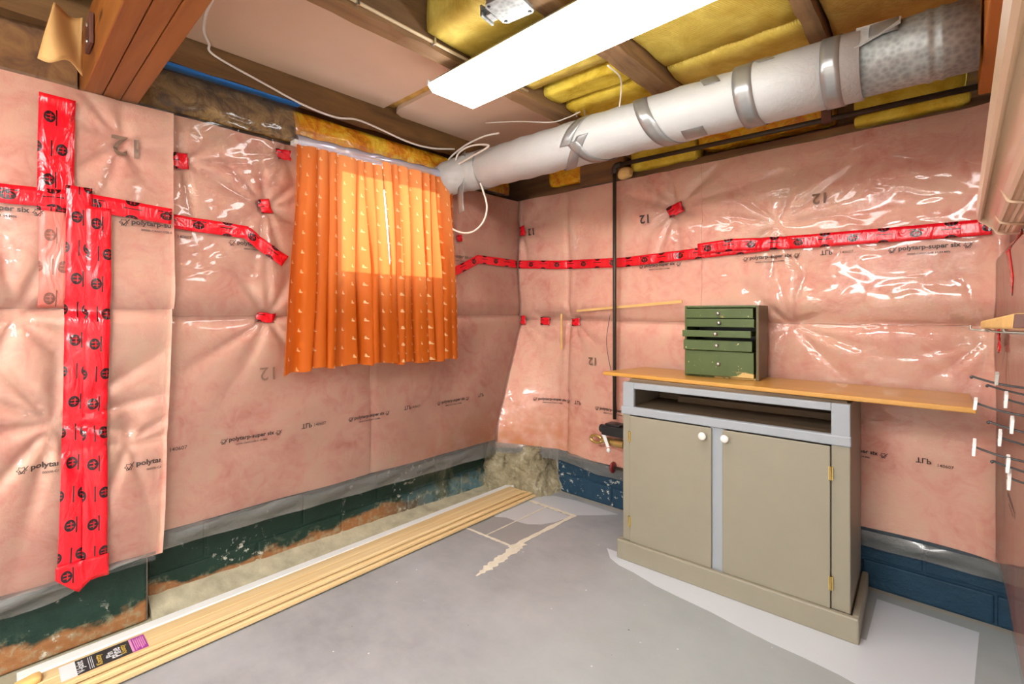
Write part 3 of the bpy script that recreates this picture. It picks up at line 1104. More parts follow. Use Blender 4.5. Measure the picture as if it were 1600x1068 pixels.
def logo(parent, w, sc, zc, size, clip=None, mat='ink'):
    """ragged leaf outline with a tick through it"""
    mm = MB()
    sgn = -1 if w == 'S' else 1
    pts = []
    n = len(LEAF)
    for i in range(n):
        for q in (LEAF[i], tuple(x * 0.78 for x in LEAF[i])):
            pts.append(q)
    tick = [(-0.25, 0.02), (-0.05, -0.42), (0.62, 0.42), (0.55, 0.48), (-0.04, -0.22), (-0.14, 0.08)]
    pts += tick
    S = np.array([sc + sgn * p[0] * size for p in pts])
    Z = np.array([zc + p[1] * size for p in pts])
    if clip and not (clip[0] < sc < clip[1]):
        return
    P = surf(w, S, Z, 0.004)
    mm.v = [tuple(map(float, p)) for p in P]
    for i in range(n):
        j = (i + 1) % n
        mm.f.append((2 * i, 2 * j, 2 * j + 1, 2 * i + 1))
        mm.uv.append([(0, 0)] * 4)
    b = 2 * n
    for q in ((b, b + 1, b + 4, b + 5), (b + 1, b + 2, b + 3, b + 4)):
        mm.f.append(q)
        mm.uv.append([(0, 0)] * 4)
    obj('printed_logo', mm, M[mat], parent, face=FACE[w])


def brand_print(parent, w, sa, sb, z, clip=None, mat='ink'):
    """leaf, product line over a standard number, leaf, between sa and sb (sheet coordinates)"""
    L = abs(sb - sa)
    d = -1 if w == 'S' else 1
    ls = 0.105 * L
    logo(parent, w, sa + d * ls * 0.6, z + 0.008, ls, clip, mat)
    logo(parent, w, sb - d * ls * 0.6, z + 0.008, ls, clip, mat)
    print_text(parent, w, 'polytarp-super six', 0.72 * L, sa + d * 0.145 * L, z, mat, 0.030, False, 0, clip, 0.95)
    print_text(parent, w, '00000-CAN/CGSB-51.34-M86', 0.50 * L, sa + d * 0.25 * L, z - 0.058 * L, mat, 0.02, False, 0, clip, 1.0)


cB = (-2.04, 0)
for sa, sb in ((-1.875, -1.635), (-1.325, -1.09), (-0.775, -0.53)):
    brand_print(sheetL, 'L', sa, sb, 0.622)
for sa in (-1.55, -0.998, -0.46):
    print_text(sheetL, 'L', 'TLP', 0.048, sa, 0.628, flip=True)
for sa in (-2.04, -1.49, -0.945):
    print_text(sheetL, 'L', '140607', 0.055, sa, 0.630, bold=0.005)
cA = (-2.76, -2.075)
brand_print(sheetA, 'A', -2.185, -1.92, 0.605, cA)
brand_print(sheetA, 'A', -2.445, -2.20, 0.655, (-2.76, -2.345))
cA = (-2.76, -2.045)
brand_print(sheetA, 'A', -2.62, -2.38, 1.452, cA)
brand_print(sheetA, 'A', -2.20, -1.94, 1.452, cA)
print_text(sheetL, 'L', '140607', 0.045, -2.015, 1.432, bold=0.005)
brand_print(sheetL, 'L', -1.845, -1.60, 1.425, (-1.9, -1.655))
brand_print(sheetL, 'L', -0.78, -0.50, 1.468, (-0.70, -0.45), 'ink_grey')
print_text(sheetA, 'A', '12', 0.075, -2.215, 1.690, 'ink_grey', 0.02, rot=math.pi)
print_text(sheetL, 'L', '12', 0.060, -1.725, 0.862, 'ink_grey', 0.0, rot=math.pi)
for sa, sb, z in ((0.955, 1.20, 1.395), (1.50, 1.745, 1.395), (2.05, 2.30, 1.388)):
    brand_print(sheetR, 'R', sa, sb, z)
print_text(sheetR, 'R', 'TLP', 0.045, 1.822, 1.397, flip=True)
print_text(sheetR, 'R', '140607', 0.045, 1.895, 1.398, bold=0.003, mat='ink_grey')
for sa, sb, z in ((0.262, 0.50, 0.59), (0.685, 0.93, 0.578), (1.82, 2.052, 0.566)):
    brand_print(sheetR, 'R', sa, sb, z)
print_text(sheetR, 'R', 'TLP', 0.045, 2.138, 0.570, flip=True)
print_text(sheetR, 'R', '140607', 0.045, 2.202, 0.565, bold=0.005)
print_text(sheetR, 'R', 'TLP', 0.05, 0.535, 0.59, flip=True)
for s0, z0, mt in ((0.965, 1.640, 'ink'), (1.79, 1.620, 'ink_grey'), (0.635, 0.835, 'ink_grey'), (0.150, 1.662, 'ink')):
    print_text(sheetR, 'R', '12', 0.052, s0, z0, mt, 0.02, rot=math.pi)
brand_print(sheetS, 'S', -0.42, -0.66, 0.60)


# ---------------------------------------------------------------- red sheathing tape
def tape(w, pts, width, label, mat='tape', u0=0.0, off=0.005, step=0.012, group='red sheathing tape strips', ragged_end=0.0):
    """pts: centre line in (s, z); follows the sheet"""
    P2 = [np.array(p, float) for p in pts]
    rows, uvs = [], []
    u = u0
    seg = []
    for a, b in zip(P2[:-1], P2[1:]):
        L = np.linalg.norm(b - a)
        n = max(1, int(L / step))
        for k in range(n):
            seg.append(a + (b - a) * k / n)
    seg.append(P2[-1])
    for i, c in enumerate(seg):
        a, b = seg[max(i - 1, 0)], seg[min(i + 1, len(seg) - 1)]
        d = (b - a) / (np.linalg.norm(b - a) + 1e-9)
        nrm = np.array([-d[1], d[0]])
        if i:
            u += np.linalg.norm(c - seg[i - 1])
        row, uv = [], []
        for k in range(5):
            v = (k / 4 - 0.5) * width
            q = c + nrm * v
            if ragged_end and i in (0, len(seg) - 1):
                q = q + d * ragged_end * math.sin(k * 2.3) * (1 if i else -1)
            row.append(surf(w, q[0], q[1], off))
            uv.append((u, v + width / 2))
        rows.append(row)
        uvs.append(uv)
    mm = MB().grid(np.array(rows), np.array(uvs))
    o = obj('red_tape_strip', mm, M[mat], None, label, 'tape', group, smooth=True, face=FACE[w])
    so = o.modifiers.new('thickness', 'SOLIDIFY')
    so.thickness = 0.0008
    so.offset = 0
    return o


tape('A', [(-2.76, 1.508), (-2.45, 1.508), (-2.30, 1.515), (-2.045, 1.501)], 0.058, 'horizontal red tape strip across the far left sheet')
tape('A', [(-2.349, 1.84), (-2.352, 1.70), (-2.354, 1.47)], 0.086, 'short wide red tape strip running up to the stained beam', u0=0.03)
tape('A', [(-2.358, 1.475), (-2.356, 1.30), (-2.358, 1.165)], 0.072, 'faded red tape strip beneath the plastic, left of the wide red tape', 'tape_washed', 0.02, 0.0035)
tape('A', [(-2.298, 1.56), (-2.300, 1.20), (-2.305, 0.80), (-2.313, 0.50), (-2.318, 0.315)], 0.064, 'long vertical red tape strip, left one of the wide pair', u0=0.0, off=0.008)
tape('A', [(-2.250, 1.50), (-2.252, 1.15), (-2.258, 0.80), (-2.258, 0.50), (-2.258, 0.285)], 0.064, 'long vertical red tape strip, right one of the wide pair', u0=0.045, off=0.0105)
# torn foot of the wide tape, folded to a blunt point over the loose hem
P, U = [], []
for i in range(15):
    t = i / 14
    sx = -2.354 + 0.132 * t
    zb = 0.292 - 0.062 * min(1, t / 0.42) if t < 0.42 else 0.230 + 0.030 * min(1, (t - 0.42) / 0.2)
    row, uv = [], []
    for j in range(6):
        z = 0.335 + (zb - 0.335) * j / 5
        row.append(surf('A', sx, z, 0.0135 + 0.002 * math.sin(i * 1.1 + j)))
        uv.append((0.335 - z + 0.06, 0.132 * t))
    P.append(row)
    U.append(uv)
o = obj('red_tape_strip', MB().grid(np.array(P), np.array(U)), M['tape'], None, 'torn red tape piece closing the foot of the wide vertical tape', 'tape', 'red sheathing tape strips', smooth=True, face=(1, 0, 0))
so = o.modifiers.new('thickness', 'SOLIDIFY')
so.thickness = 0.0008
tape('L', [(-2.045, 1.493), (-1.90, 1.488), (-1.775, 1.484), (-1.70, 1.43), (-1.615, 1.375)], 0.054, 'red tape strip bending down behind the left edge of the curtain')
tape('L', [(-0.76, 1.33), (-0.657, 1.386), (-0.45, 1.480), (-0.28, 1.478), (-0.10, 1.475)], 0.052, 'red tape strip bending down behind the right edge of the curtain')
tape('R', [(0.092, 1.474), (0.40, 1.452), (0.85, 1.436), (1.32, 1.452), (1.62, 1.462)], 0.054, 'long red tape strip from the corner past the iron pipe')
tape('R', [(1.29, 1.470), (1.45, 1.478), (1.75, 1.463), (2.10, 1.458), (2.345, 1.455)], 0.058, 'long red tape strip above the green box, running to the side wall', u0=0.05, off=0.009)
tape('S', [(-0.30, 1.43), (-0.48, 1.32), (-0.62, 1.22)], 0.06, 'red tape strip sloping down on the side wall under the cream tray')


def patch(w, s, z, a, b, rot, label, u0=0.03):
    """a torn square of tape pressed flat over a fastener"""
    rr = random.Random(int(abs(s * 1000) + z * 77))
    c0 = surf(w, s, z, 0.0)
    prj = max(float(disp(w, s + dx * a * 0.42, z + dz * b * 0.42)) for dx in (-1, 0, 1) for dz in (-1, 0, 1)) - float(disp(w, s, z))
    out = np.array(FACE[w]) * (0.004 + prj * 0.75)
    es = {'L': (0, 1, 0), 'A': (0, 1, 0), 'R': (1, 0, 0), 'S': (0, -1, 0)}[w]
    es, ez = np.array(es, float), np.array((0, 0, 1.0))
    c, sn = math.cos(rot), math.sin(rot)
    P, U = [], []
    for i in range(6):
        row, uv = [], []
        for j in range(6):
            u, v = (i / 5 - .5) * a, (j / 5 - .5) * b
            if i in (0, 5): u += rr.uniform(-.004, .004)
            if j in (0, 5): v += rr.uniform(-.003, .003)
            q = c0 + out + es * (u * c - v * sn) + ez * (u * sn + v * c) + np.array(FACE[w]) * 0.003 * math.sin(i * 1.9 + j * 1.3)
            row.append(q)
            uv.append((u0 + u, v + b / 2))
        P.append(row)
        U.append(uv)
    o = obj('red_tape_patch', MB().grid(np.array(P), np.array(U)), M['tape'], None, label, 'tape', 'small red tape patches', smooth=True, face=FACE[w])
    so = o.modifiers.new('thickness', 'SOLIDIFY')
    so.thickness = 0.0008
    return o


patch('L', -2.0, 1.733, 0.055, 0.060, 0.1, 'small red tape patch with pleats radiating from it, near the top left')
patch('L', -1.685, 1.612, 0.05, 0.062, 0.3, 'small red tape patch left of the curtain, above the red strip')
patch('L', -1.615, 1.848, 0.06, 0.045, 0.1, 'small red tape patch at the top left corner of the curtain')
patch('L', -1.69, 1.128, 0.075, 0.040, -0.1, 'small red tape patch left of the curtain at mid height')
patch('L', -0.605, 1.592, 0.04, 0.04, 0.1, 'small red tape patch right of the curtain')
patch('R', 0.105, 1.70, 0.04, 0.065, 0.2, 'small red tape patch high in the wall corner')
patch('R', 0.105, 1.098, 0.04, 0.065, 0.1, 'small red tape patch low in the wall corner, leftmost of the row of three')
patch('R', 0.280, 1.092, 0.075, 0.048, -0.05, 'small red tape patch in the middle of the row of three')
patch('R', 0.520, 1.091, 0.06, 0.045, 0.1, 'small red tape patch rightmost of the row of three')
patch('R', 1.156, 1.699, 0.085, 0.058, 0.35, 'diamond red tape patch with pleats radiating from it, right of the iron pipe')
patch('S', -0.22, 1.055, 0.07, 0.075, 0.1, 'red tape patch under the pale wooden bar')

# ================================================================== ABOVE THE WALLS
# rim insulation over the left wall
def soft_slab(name, y0, y1, A, B, mat, label, seed, amp=0.008, n=46):
    """soft strip along y; A, B = (x, z) lower and upper edge, with thickness behind"""
    P = []
    for k in range(n + 1):
        y = y0 + (y1 - y0) * k / n
        row = []
        for j in range(9):
            t = j / 8
            x = A[0] + (B[0] - A[0]) * t
            z = A[1] + (B[1] - A[1]) * t
            e = amp * (nz((x, y, z), 9, seed) + 0.6 * nz((x, y, z), 24, seed + 3)) + 0.015 * math.sin(math.pi * t)
            row.append((x + e * 0.8, y, z - e * 0.5))
        row.append((B[0] - 0.07, y, B[1]))
        row.append((A[0] - 0.10, y, A[1]))
        row.append(row[0])
        P.append(row)
    mm = MB().grid(np.array(P))
    mm.poly(P[0][:-1]); mm.poly(P[-1][:-1][::-1])
    return obj(name, mm, mat, None, label, 'insulation', None, smooth=True)


soft_slab('rim_insulation', -2.135, -1.56, (0.055, 1.915), (0.025, 2.075), M['olive'], 'brown insulation behind clear plastic above the wall, beside the stained beam', 1)
soft_slab('rim_insulation', -1.555, -0.12, (0.03, 1.945), (0.025, 2.07), M['orange_foil'], 'amber yellow insulation in shiny plastic above the curtain', 2, 0.028)
P, uv = [], []
for k in range(81):
    y = -2.10 + 2.0 * k / 80
    row = []
    for j in range(9):
        t = j / 8
        e = 0.009 * nz((0, y * 1.2, t), 8, 5) + 0.012 * math.sin(math.pi * t)
        row.append((0.098 - 0.02 * t + e, y, 1.905 + 0.165 * t * (1.0 if y < -1.55 else 0.45) ))
    P.append(row)
obj('plastic_flap', MB().grid(np.array(P)), M['film'], None, 'loose upper flap of clear plastic sheet above the window wall', 'plastic sheet', smooth=True, face=(1, 0, 0))
obj('blue_strip', MB().hexa([(0.052, -2.13, 2.068), (0.094, -2.13, 2.068), (0.094, -1.55, 2.079), (0.052, -1.55, 2.079),
                            (0.052, -2.13, 2.082), (0.094, -2.13, 2.082), (0.094, -1.55, 2.082), (0.052, -1.55, 2.082)]),
    M['blue_strip'], None, 'thin blue foam strip under the dark rim joist beside the stained beam', 'foam strip')

# right wall: sill plate, insulation stuffed between the joists, pipes
obj('trim_2', MB().box(0.12, 2.40, -0.012, 0.10, 1.915, 1.955), M['plate'], kind='structure', bevel=0.004)


def soft_block(name, x0, x1, y0, y1, z0, z1, mat, label, seed, amp=0.010, r=0.02, n=10, cat='insulation', group=None):
    """a soft rounded block of insulation"""
    bm = bmesh.new()
    bmesh.ops.create_cube(bm, size=1)
    bmesh.ops.subdivide_edges(bm, edges=bm.edges[:], cuts=n, use_grid_fill=True)
    mm = MB()
    sx, sy, sz = x1 - x0, y1 - y0, z1 - z0
    for v in bm.verts:
        p = Vector(((v.co.x + .5) * sx, (v.co.y + .5) * sy, (v.co.z + .5) * sz))
        c = Vector((min(max(p.x, r), sx - r), min(max(p.y, r), sy - r), min(max(p.z, r), sz - r)))
        d = p - c
        if d.length > r:
            p = c + d.normalized() * r
        e = amp * nz((p.x + x0, p.y + y0, p.z + z0), 13, seed)
        p += d.normalized() * e if d.length > 0 else Vector((0, 0, e))
        mm.v.append((p.x + x0, p.y + y0, p.z + z0))
    bm.verts.index_update()
    for f in bm.faces:
        mm.f.append(tuple(v.index for v in f.verts))
        mm.uv.append([(0, 0)] * len(f.verts))
    bm.free()
    return obj(name, mm, mat, None, label, cat, group, smooth=True)


soft_block('rim_insulation', 0.30, 0.56, -0.03, 0.09, 1.96, 2.10, M['orange_foil'], 'small amber insulation piece under the left end of the duct', 3)
soft_block('rim_insulation', 0.90, 1.27, -0.05, 0.09, 1.945, 2.16, M['yellow_raw'], 'yellow insulation piece above the wall, right of the vertical pipe', 4)
soft_block('rim_insulation', 1.28, 1.86, -0.05, 0.09, 1.985, 2.20, M['orange_foil'], 'long amber insulation piece above the wall under the middle of the duct', 5)
soft_block('rim_insulation', 1.935, 2.29, -0.06, 0.09, 1.925, 1.975, M['yellow_raw'], 'thin yellow insulation strip lying below the horizontal pipe', 6)
soft_block('rim_insulation', 1.935, 2.28, -0.05, 0.09, 1.99, 2.20, M['yellow_raw'], 'yellow insulation piece above the horizontal pipe at the right', 7)
obj('sill_block', MB().box(0.56, 0.86, -0.05, 0.06, 1.915, 2.05), M['plate'], None, 'weathered brown wood block above the wall left of the pipe', 'wood block', bevel=0.006)
soft_block('foam_glob', 0.862, 0.935, -0.115, -0.05, 1.905, 1.955, M['foam_glob'], 'small blob of sprayed foam beside the pipe elbow', 9, 0.02, 0.02, 6, 'foam')

# iron pipes
th = thing('iron_pipe', (0.84, -0.115, 0.55), 'thin dark iron pipe rising up the wall and turning right under the joists', 'pipe')
obj('riser', MB().tube([(0.84, -0.115, 0.55), (0.84, -0.115, 1.955)], 0.0105, 12), M['pipe'], th, smooth=True)
obj('elbow', MB().tube([(0.84, -0.115, 1.93), (0.84, -0.115, 1.962), (0.85, -0.115, 1.974), (0.88, -0.115, 1.976)], 0.0165, 12), M['pipe'], th, smooth=True)
obj('run', MB().tube([(0.86, -0.115, 1.976), (2.37, -0.115, 1.955)], 0.0115, 12), M['pipe'], th, smooth=True)
obj('clamp', MB().box(1.835, 1.87, -0.13, -0.10, 1.95, 2.10), M['dark_plate'], th)

# ceiling boards and batts between the joists
obj('ceiling_board', MB().box(0.102, 0.788, -2.138, -1.135, 2.19, 2.215), M['foam'], None, 'large pinkish ceiling board between the first two joists', 'ceiling board', bevel=0.004)
mm = MB()
pts = [(0.102, -1.03), (0.125, -1.075), (0.17, -1.095), (0.788, -1.10), (0.788, -0.08), (0.102, -0.08)]
mm.v = [(x, y, 2.178) for x, y in pts] + [(x, y, 2.2) for x, y in pts]
n = len(pts)
mm.f = [tuple(reversed(range(n))), tuple(range(n, 2 * n))] + [(k, (k + 1) % n, n + (k + 1) % n, n + k) for k in range(n)]
mm.uv = [[(0, 0)] * n] * 2 + [[(0, 0)] * 4] * n
obj('ceiling_board', mm, M['foam'], None, 'pinkish ceiling board with a rounded corner beside the lamp end', 'ceiling board')
soft_block('yellow_batt', 0.115, 0.785, -1.16, -1.07, 2.20, 2.30, M['tan_facing'], 'tan insulation strip showing in the gap between two ceiling boards', 8)
soft_block('yellow_batt', 0.868, 1.27, -1.46, -0.86, 2.13, 2.33, M['yellow'], 'yellow insulation batt above the lamp, beside the electrical box', 11, 0.006, 0.015)
soft_block('yellow_batt', 0.868, 1.27, -0.79, -0.66, 2.135, 2.33, M['yellow_raw'], 'narrow yellow insulation batt behind the lamp, with a gap beside it', 12, 0.008, 0.012)
soft_block('yellow_batt', 0.868, 1.27, -0.63, -0.12, 2.125, 2.33, M['yellow_raw'], 'yellow insulation batt with screws beside the duct', 13, 0.008, 0.02)
soft_block('yellow_batt', 1.368, 1.868, -2.13, -0.62, 2.15, 2.33, M['yellow'], 'broad yellow faced insulation batt in front of the lamp', 14, 0.006, 0.02, 16)
soft_block('yellow_batt', 1.368, 1.868, -0.615, -0.10, 2.14, 2.33, M['yellow'], 'yellow faced insulation batt just above the middle of the duct', 15, 0.006, 0.02)
soft_block('yellow_batt', 1.93, 2.298, -2.13, -0.10, 2.125, 2.33, M['tan_facing'], 'tan yellow insulation batt above the bare metal duct', 16, 0.008, 0.02, 16)
# bays behind the beam
soft_block('yellow_batt', 0.115, 0.775, -3.6, -2.30, 2.16, 2.33, M['tan_facing'], 'tan insulation batt behind the stained beam', 17, 0.01, 0.02, 14)
obj('header_board', MB().box(-0.018, 0.016, -4.2, -2.29, 1.885, 2.10), M['plate'], None, 'dark board above the wall behind the stained beam', 'board', bevel=0.003)
P = []
for i in range(15):
    row = []
    for j in range(11):
        u, v = i / 14, j / 10
        row.append((0.35 + 0.03 * math.sin(u * 4 + v * 2), -2.405 + 0.095 * u + 0.03 * v * (1 - u), 1.862 + 0.16 * v - 0.012 * math.sin(u * 7) * (1 - v)))
    P.append(row)
o = obj('paper_scrap', MB().grid(np.array(P)), M['paper'], None, 'loose brown paper hanging behind the stained beam', 'paper', smooth=True)
so = o.modifiers.new('thickness', 'SOLIDIFY'); so.thickness = 0.002
th = thing('steel_bracket', (0.30, -2.292, 1.99), 'dark bracket plate screwed to the back of the stained beam', 'bracket')
obj('plate', MB().box(0.26, 0.36, -2.297, -2.287, 1.95, 2.04), M['dark_plate'], th, bevel=0.002)
for z in (1.97, 2.02):
    obj('screw', MB().lathe([(0, 0.006), (0.003, 0.005)], (0.31, -2.297, z), (0, -1, 0), 10), M['steel'], th)

# ================================================================== DUCT
DA, DB = Vector((0.235, -0.615, 1.955)), Vector((2.02, -0.60, 1.945))
th = thing('air_duct', (1.2, -0.61, 1.84), 'round air duct under the joists, mostly wrapped in white insulation with silver tape', 'duct')
pts = [(0.105, -0.76, 1.885), (0.15, -0.735, 1.91), (0.20, -0.68, 1.935), (0.27, -0.63, 1.953)]
path = spline(pts, 5)[:-1] + [DA.lerp(DB, t) for t in np.linspace(0.04, 1, 46)]
rad = []
for i, p in enumerate(path):
    rad.append((0.088 + 0.016 * min(1, i / 14)) + 0.0022 * math.sin(i * 1.7) + 0.0015 * math.sin(i * 0.6))
obj('wrap', MB().tube(path, rad, 40), M['wrap'], th, smooth=True)
# raised end of the wrap
obj('wrap_collar', MB().tube([(1.70, -0.603, 1.947), (1.72, -0.603, 1.947), (2.03, -0.60, 1.945)], [0.1065, 0.110, 0.108], 40), M['wrap'], th, smooth=True)
obj('wrap_flap', MB().hexa([(2.02, -0.705, 1.955), (2.13, -0.700, 1.995), (2.13, -0.66, 2.03), (2.02, -0.66, 2.035),
                            (2.02, -0.710, 1.958), (2.13, -0.706, 1.998), (2.13, -0.664, 2.034), (2.02, -0.664, 2.039)]), M['wrap'], th, smooth=False)
gp = [(1.95, 0.0995), (2.18, 0.0995), (2.185, 0.103), (2.195, 0.103), (2.20, 0.0995), (2.212, 0.0995), (2.217, 0.103), (2.224, 0.103), (2.229, 0.0995), (2.298, 0.0995)]
mm = MB()
mm.lathe([(x - 1.95, r) for x, r in gp], (1.95, -0.60, 1.945), (1, 0, -0.004), 48)
obj('bare_pipe', mm, M['galv'], th, smooth=True)


def duct_band(x, w, r=0.1085, slant=0.0, a0=0.0, a1=360.0, name='silver_tape', twist=0.0):
    """a band of tape round the duct between two angles (0 = facing the room, 90 = below)"""
    P = []
    n = 40
    for k in range(n + 1):
        a = R(a0 + (a1 - a0) * k / n)
        row = []
        for j in range(4):
            xx = x + w * (j / 3 - 0.5) + slant * (k / n - 0.5)
            c = DA.lerp(DB, (xx - DA.x) / (DB.x - DA.x))
            row.append((xx, c.y - math.cos(a) * r, c.z - math.sin(a) * r))
        P.append(row)
    o = obj(name, MB().grid(np.array(P)), M['duct_tape'], th, smooth=True)
    s = o.modifiers.new('thickness', 'SOLIDIFY')
    s.thickness = 0.0012
    return o


duct_band(0.30, 0.05)
duct_band(0.975, 0.060, slant=-0.09, a0=-60, a1=20)
duct_band(0.93, 0.062, slant=-0.20, a0=5, a1=130)
duct_band(1.03, 0.058, slant=0.12, a0=15, a1=130)
duct_band(1.345, 0.062, slant=0.16, a0=-80, a1=140)
duct_band(1.50, 0.085, a0=55, a1=85)
duct_band(1.575, 0.06, a0=-55, a1=-25, slant=0.03)
duct_band(1.70, 0.064, r=0.1125, slant=0.03, a0=-80, a1=140)
duct_band(1.745, 0.05, r=0.114, a0=-75, a1=-40, slant=0.05)
duct_band(1.955, 0.052, r=0.1118, slant=0.0, a0=-90, a1=140)
duct_band(2.09, 0.07, r=0.111, a0=-55, a1=-18, slant=0.0)
# hanging tail of tape at the left end
P = []
for k in range(13):
    t = k / 12
    z = 2.03 - 0.33 * t
    P.append([(0.245 + 0.006 * math.sin(t * 7) + q, -0.738 + 0.03 * max(0, 0.4 - t) - 0.004 * math.sin(t * 9), z + 0.008 * math.sin(q * 60)) for q in (-0.024, -0.008, 0.008, 0.024)])
o = obj('tape_tail', MB().grid(np.array(P)), M['duct_tape'], th, smooth=True)
so = o.modifiers.new('thickness', 'SOLIDIFY'); so.thickness = 0.0015

# ================================================================== LAMPS
def lamp(loc, rz, label, L=1.22, lens='lens'):
    th = thing('fluorescent_lamp', loc, label, 'lamp', None, rz)
    obj('housing', MB().hexa([(-L / 2, -0.118, 0.045), (L / 2, -0.118, 0.045), (L / 2, 0.118, 0.045), (-L / 2, 0.118, 0.045),
                              (-L / 2, -0.075, 0.085), (L / 2, -0.075, 0.085), (L / 2, 0.075, 0.085), (-L / 2, 0.075, 0.085)]), M['fixture'], th, local=True, bevel=0.003)
    mm = MB()
    rings = [(0.0, 0.0, 0.042), (0.0, 0.0, 0.030), (0.010, 0.012, 0.008), (0.024, 0.026, 0.0)]
    for dx, dy, z in rings:
        x, y = L / 2 - 0.003 - dx, 0.117 - dy
        mm.v += [(-x, -y, z), (x, -y, z), (x, y, z), (-x, y, z)]
    for k in range(3):
        for q in range(4):
            a, b = 4 * k + q, 4 * k + (q + 1) % 4
            mm.f.append((a, b, b + 4, a + 4))
            mm.uv.append([(0, 0)] * 4)
    mm.f.append((12, 13, 14, 15))
    mm.uv.append([(0, 0)] * 4)
    obj('diffuser', mm, M[lens], th, local=True)
    for sx in (-1, 1):
        x = sx * L / 2
        obj('end_cap', MB().box(x - 0.005, x + 0.005, -0.121, 0.121, 0.036, 0.060), M['white_plastic'], th, local=True, bevel=0.002)
    return th


lamp((1.325, -1.222, 2.012), R(-1.6), 'lit white fluorescent lamp hanging under the ceiling joists')
lamp((1.76, -3.20, 1.985), R(0), 'unseen fluorescent lamp added behind the camera as fill light', lens='lens_fill')  # this lamp and the next are added out of view to brighten the walls
lamp((1.50, -3.95, 1.985), R(0), 'unseen fluorescent lamp added near the rear wall as fill light', lens='lens_fill')

# electrical box
th = thing('junction_box', (1.24, -1.42, 2.08), 'square galvanised electrical box with a cable clamp beside the lamp', 'electrical box', None, R(8))
obj('box', MB().box(-0.052, 0.052, -0.052, 0.052, 0.006, 0.058), M['galv'], th, local=True, bevel=0.003)
mm = MB()
pr = [(-0.058, -0.048), (-0.048, -0.058), (0.048, -0.058), (0.058, -0.048), (0.058, 0.048), (0.048, 0.058), (-0.048, 0.058), (-0.058, 0.048)]
mm.v = [(x, y, 0) for x, y in pr] + [(x, y, 0.005) for x, y in pr]
mm.f = [tuple(reversed(range(8))), tuple(range(8, 16))] + [(k, (k + 1) % 8, 8 + (k + 1) % 8, 8 + k) for k in range(8)]
mm.uv = [[(0, 0)] * 8] * 2 + [[(0, 0)] * 4] * 8
obj('cover_plate', mm, M['galv'], th, local=True)
for x, y in ((-0.045, 0.045), (-0.045, -0.045), (0.045, 0.045)):
    obj('screw', MB().lathe([(0, 0.006), (-0.003, 0.004)], (x, y, 0), (0, 0, 1), 10), M['black'], th, local=True)
obj('cable_clamp', MB().box(-0.092, -0.052, -0.03, 0.034, 0.012, 0.020).box(-0.092, -0.084, -0.03, 0.034, -0.006, 0.03).box(-0.08, -0.06, -0.018, 0.022, -0.002, 0.012),
    M['galv'], th, local=True, bevel=0.002)

# ================================================================== CABLES
o = obj('white_cable', MB().tube(spline([(0.55, -2.02, 2.175), (0.45, -2.0, 2.183), (0.34, -1.99, 2.183), (0.22, -1.965, 2.182), (0.150, -1.93, 2.175), (0.112, -1.90, 2.155), (0.108, -1.708, 2.11), (0.108, -1.547, 2.075),
                                         (0.110, -1.40, 2.065), (0.110, -1.30, 2.085), (0.112, -1.20, 2.08), (0.125, -1.003, 2.05), (0.14, -0.86, 2.05), (0.17, -0.72, 2.072)], 8), 0.0045, 8),
        M['cable'], None, 'white cable running along the dark rim joist above the curtain', 'cable', smooth=True)
obj('white_cable', MB().tube(spline([(0.50, -0.70, 2.085), (0.40, -0.72, 2.085), (0.26, -0.735, 2.06), (0.15, -0.745, 2.01), (0.22, -0.755, 1.965), (0.36, -0.755, 1.985),
                                     (0.46, -0.735, 2.02), (0.34, -0.745, 2.045), (0.24, -0.755, 2.02), (0.21, -0.76, 1.93), (0.135, -0.765, 1.83), (0.10, -0.765, 1.74), (0.135, -0.76, 1.66),
                                     (0.22, -0.745, 1.60), (0.32, -0.73, 1.585), (0.40, -0.72, 1.63), (0.425, -0.715, 1.71), (0.40, -0.72, 1.80), (0.385, -0.725, 1.84)], 8), 0.005, 8),
    M['cable'], None, 'white cable looped around the left end of the duct and hanging down', 'cable', smooth=True)
th = thing('cream_cable', (0.868, -1.7, 2.115), 'cream cable stapled along the side of the second joist', 'cable')
obj('cord', MB().tube([(0.868, -2.13, 2.125), (0.868, -1.6, 2.12), (0.868, -1.2, 2.118), (0.868, -0.9, 2.12)], 0.006, 8), M['cable_cream'], th, smooth=True)
for y in (-1.72, -1.42):
    obj('staple', MB().box(0.862, 0.879, y - 0.004, y + 0.004, 2.108, 2.134), M['steel'], th)
obj('pull_string', MB().tube(spline([(1.27, -0.90, 2.095), (1.265, -0.80, 2.09), (1.215, -0.70, 2.09), (1.20, -0.69, 2.02)], 6), 0.003, 8), M['cable'], None,
    'thin white cord dangling between the lamp and the duct', 'cord', smooth=True)
th = thing('bell_wire', (0.65, -0.64, 2.11), 'thin grey wire held by screws in the yellow batt beside the duct', 'wire')
obj('wire', MB().tube(spline([(0.40, -0.70, 2.165), (0.60, -0.66, 2.13), (0.78, -0.62, 2.09), (0.86, -0.60, 2.095), (0.93, -0.585, 2.11)], 6), 0.003, 6), M['cable'], th, smooth=True)
for x, y in ((0.90, -0.58), (0.935, -0.56)):
    obj('screw', MB().tube([(x, y, 2.15), (x + 0.005, y, 2.095)], 0.004, 8), M['steel'], th)

# ================================================================== CURTAIN
curt = thing('window_curtain', (0.15, -1.18, 0.88), 'pair of orange patterned pleated curtains over the small window', 'curtain')


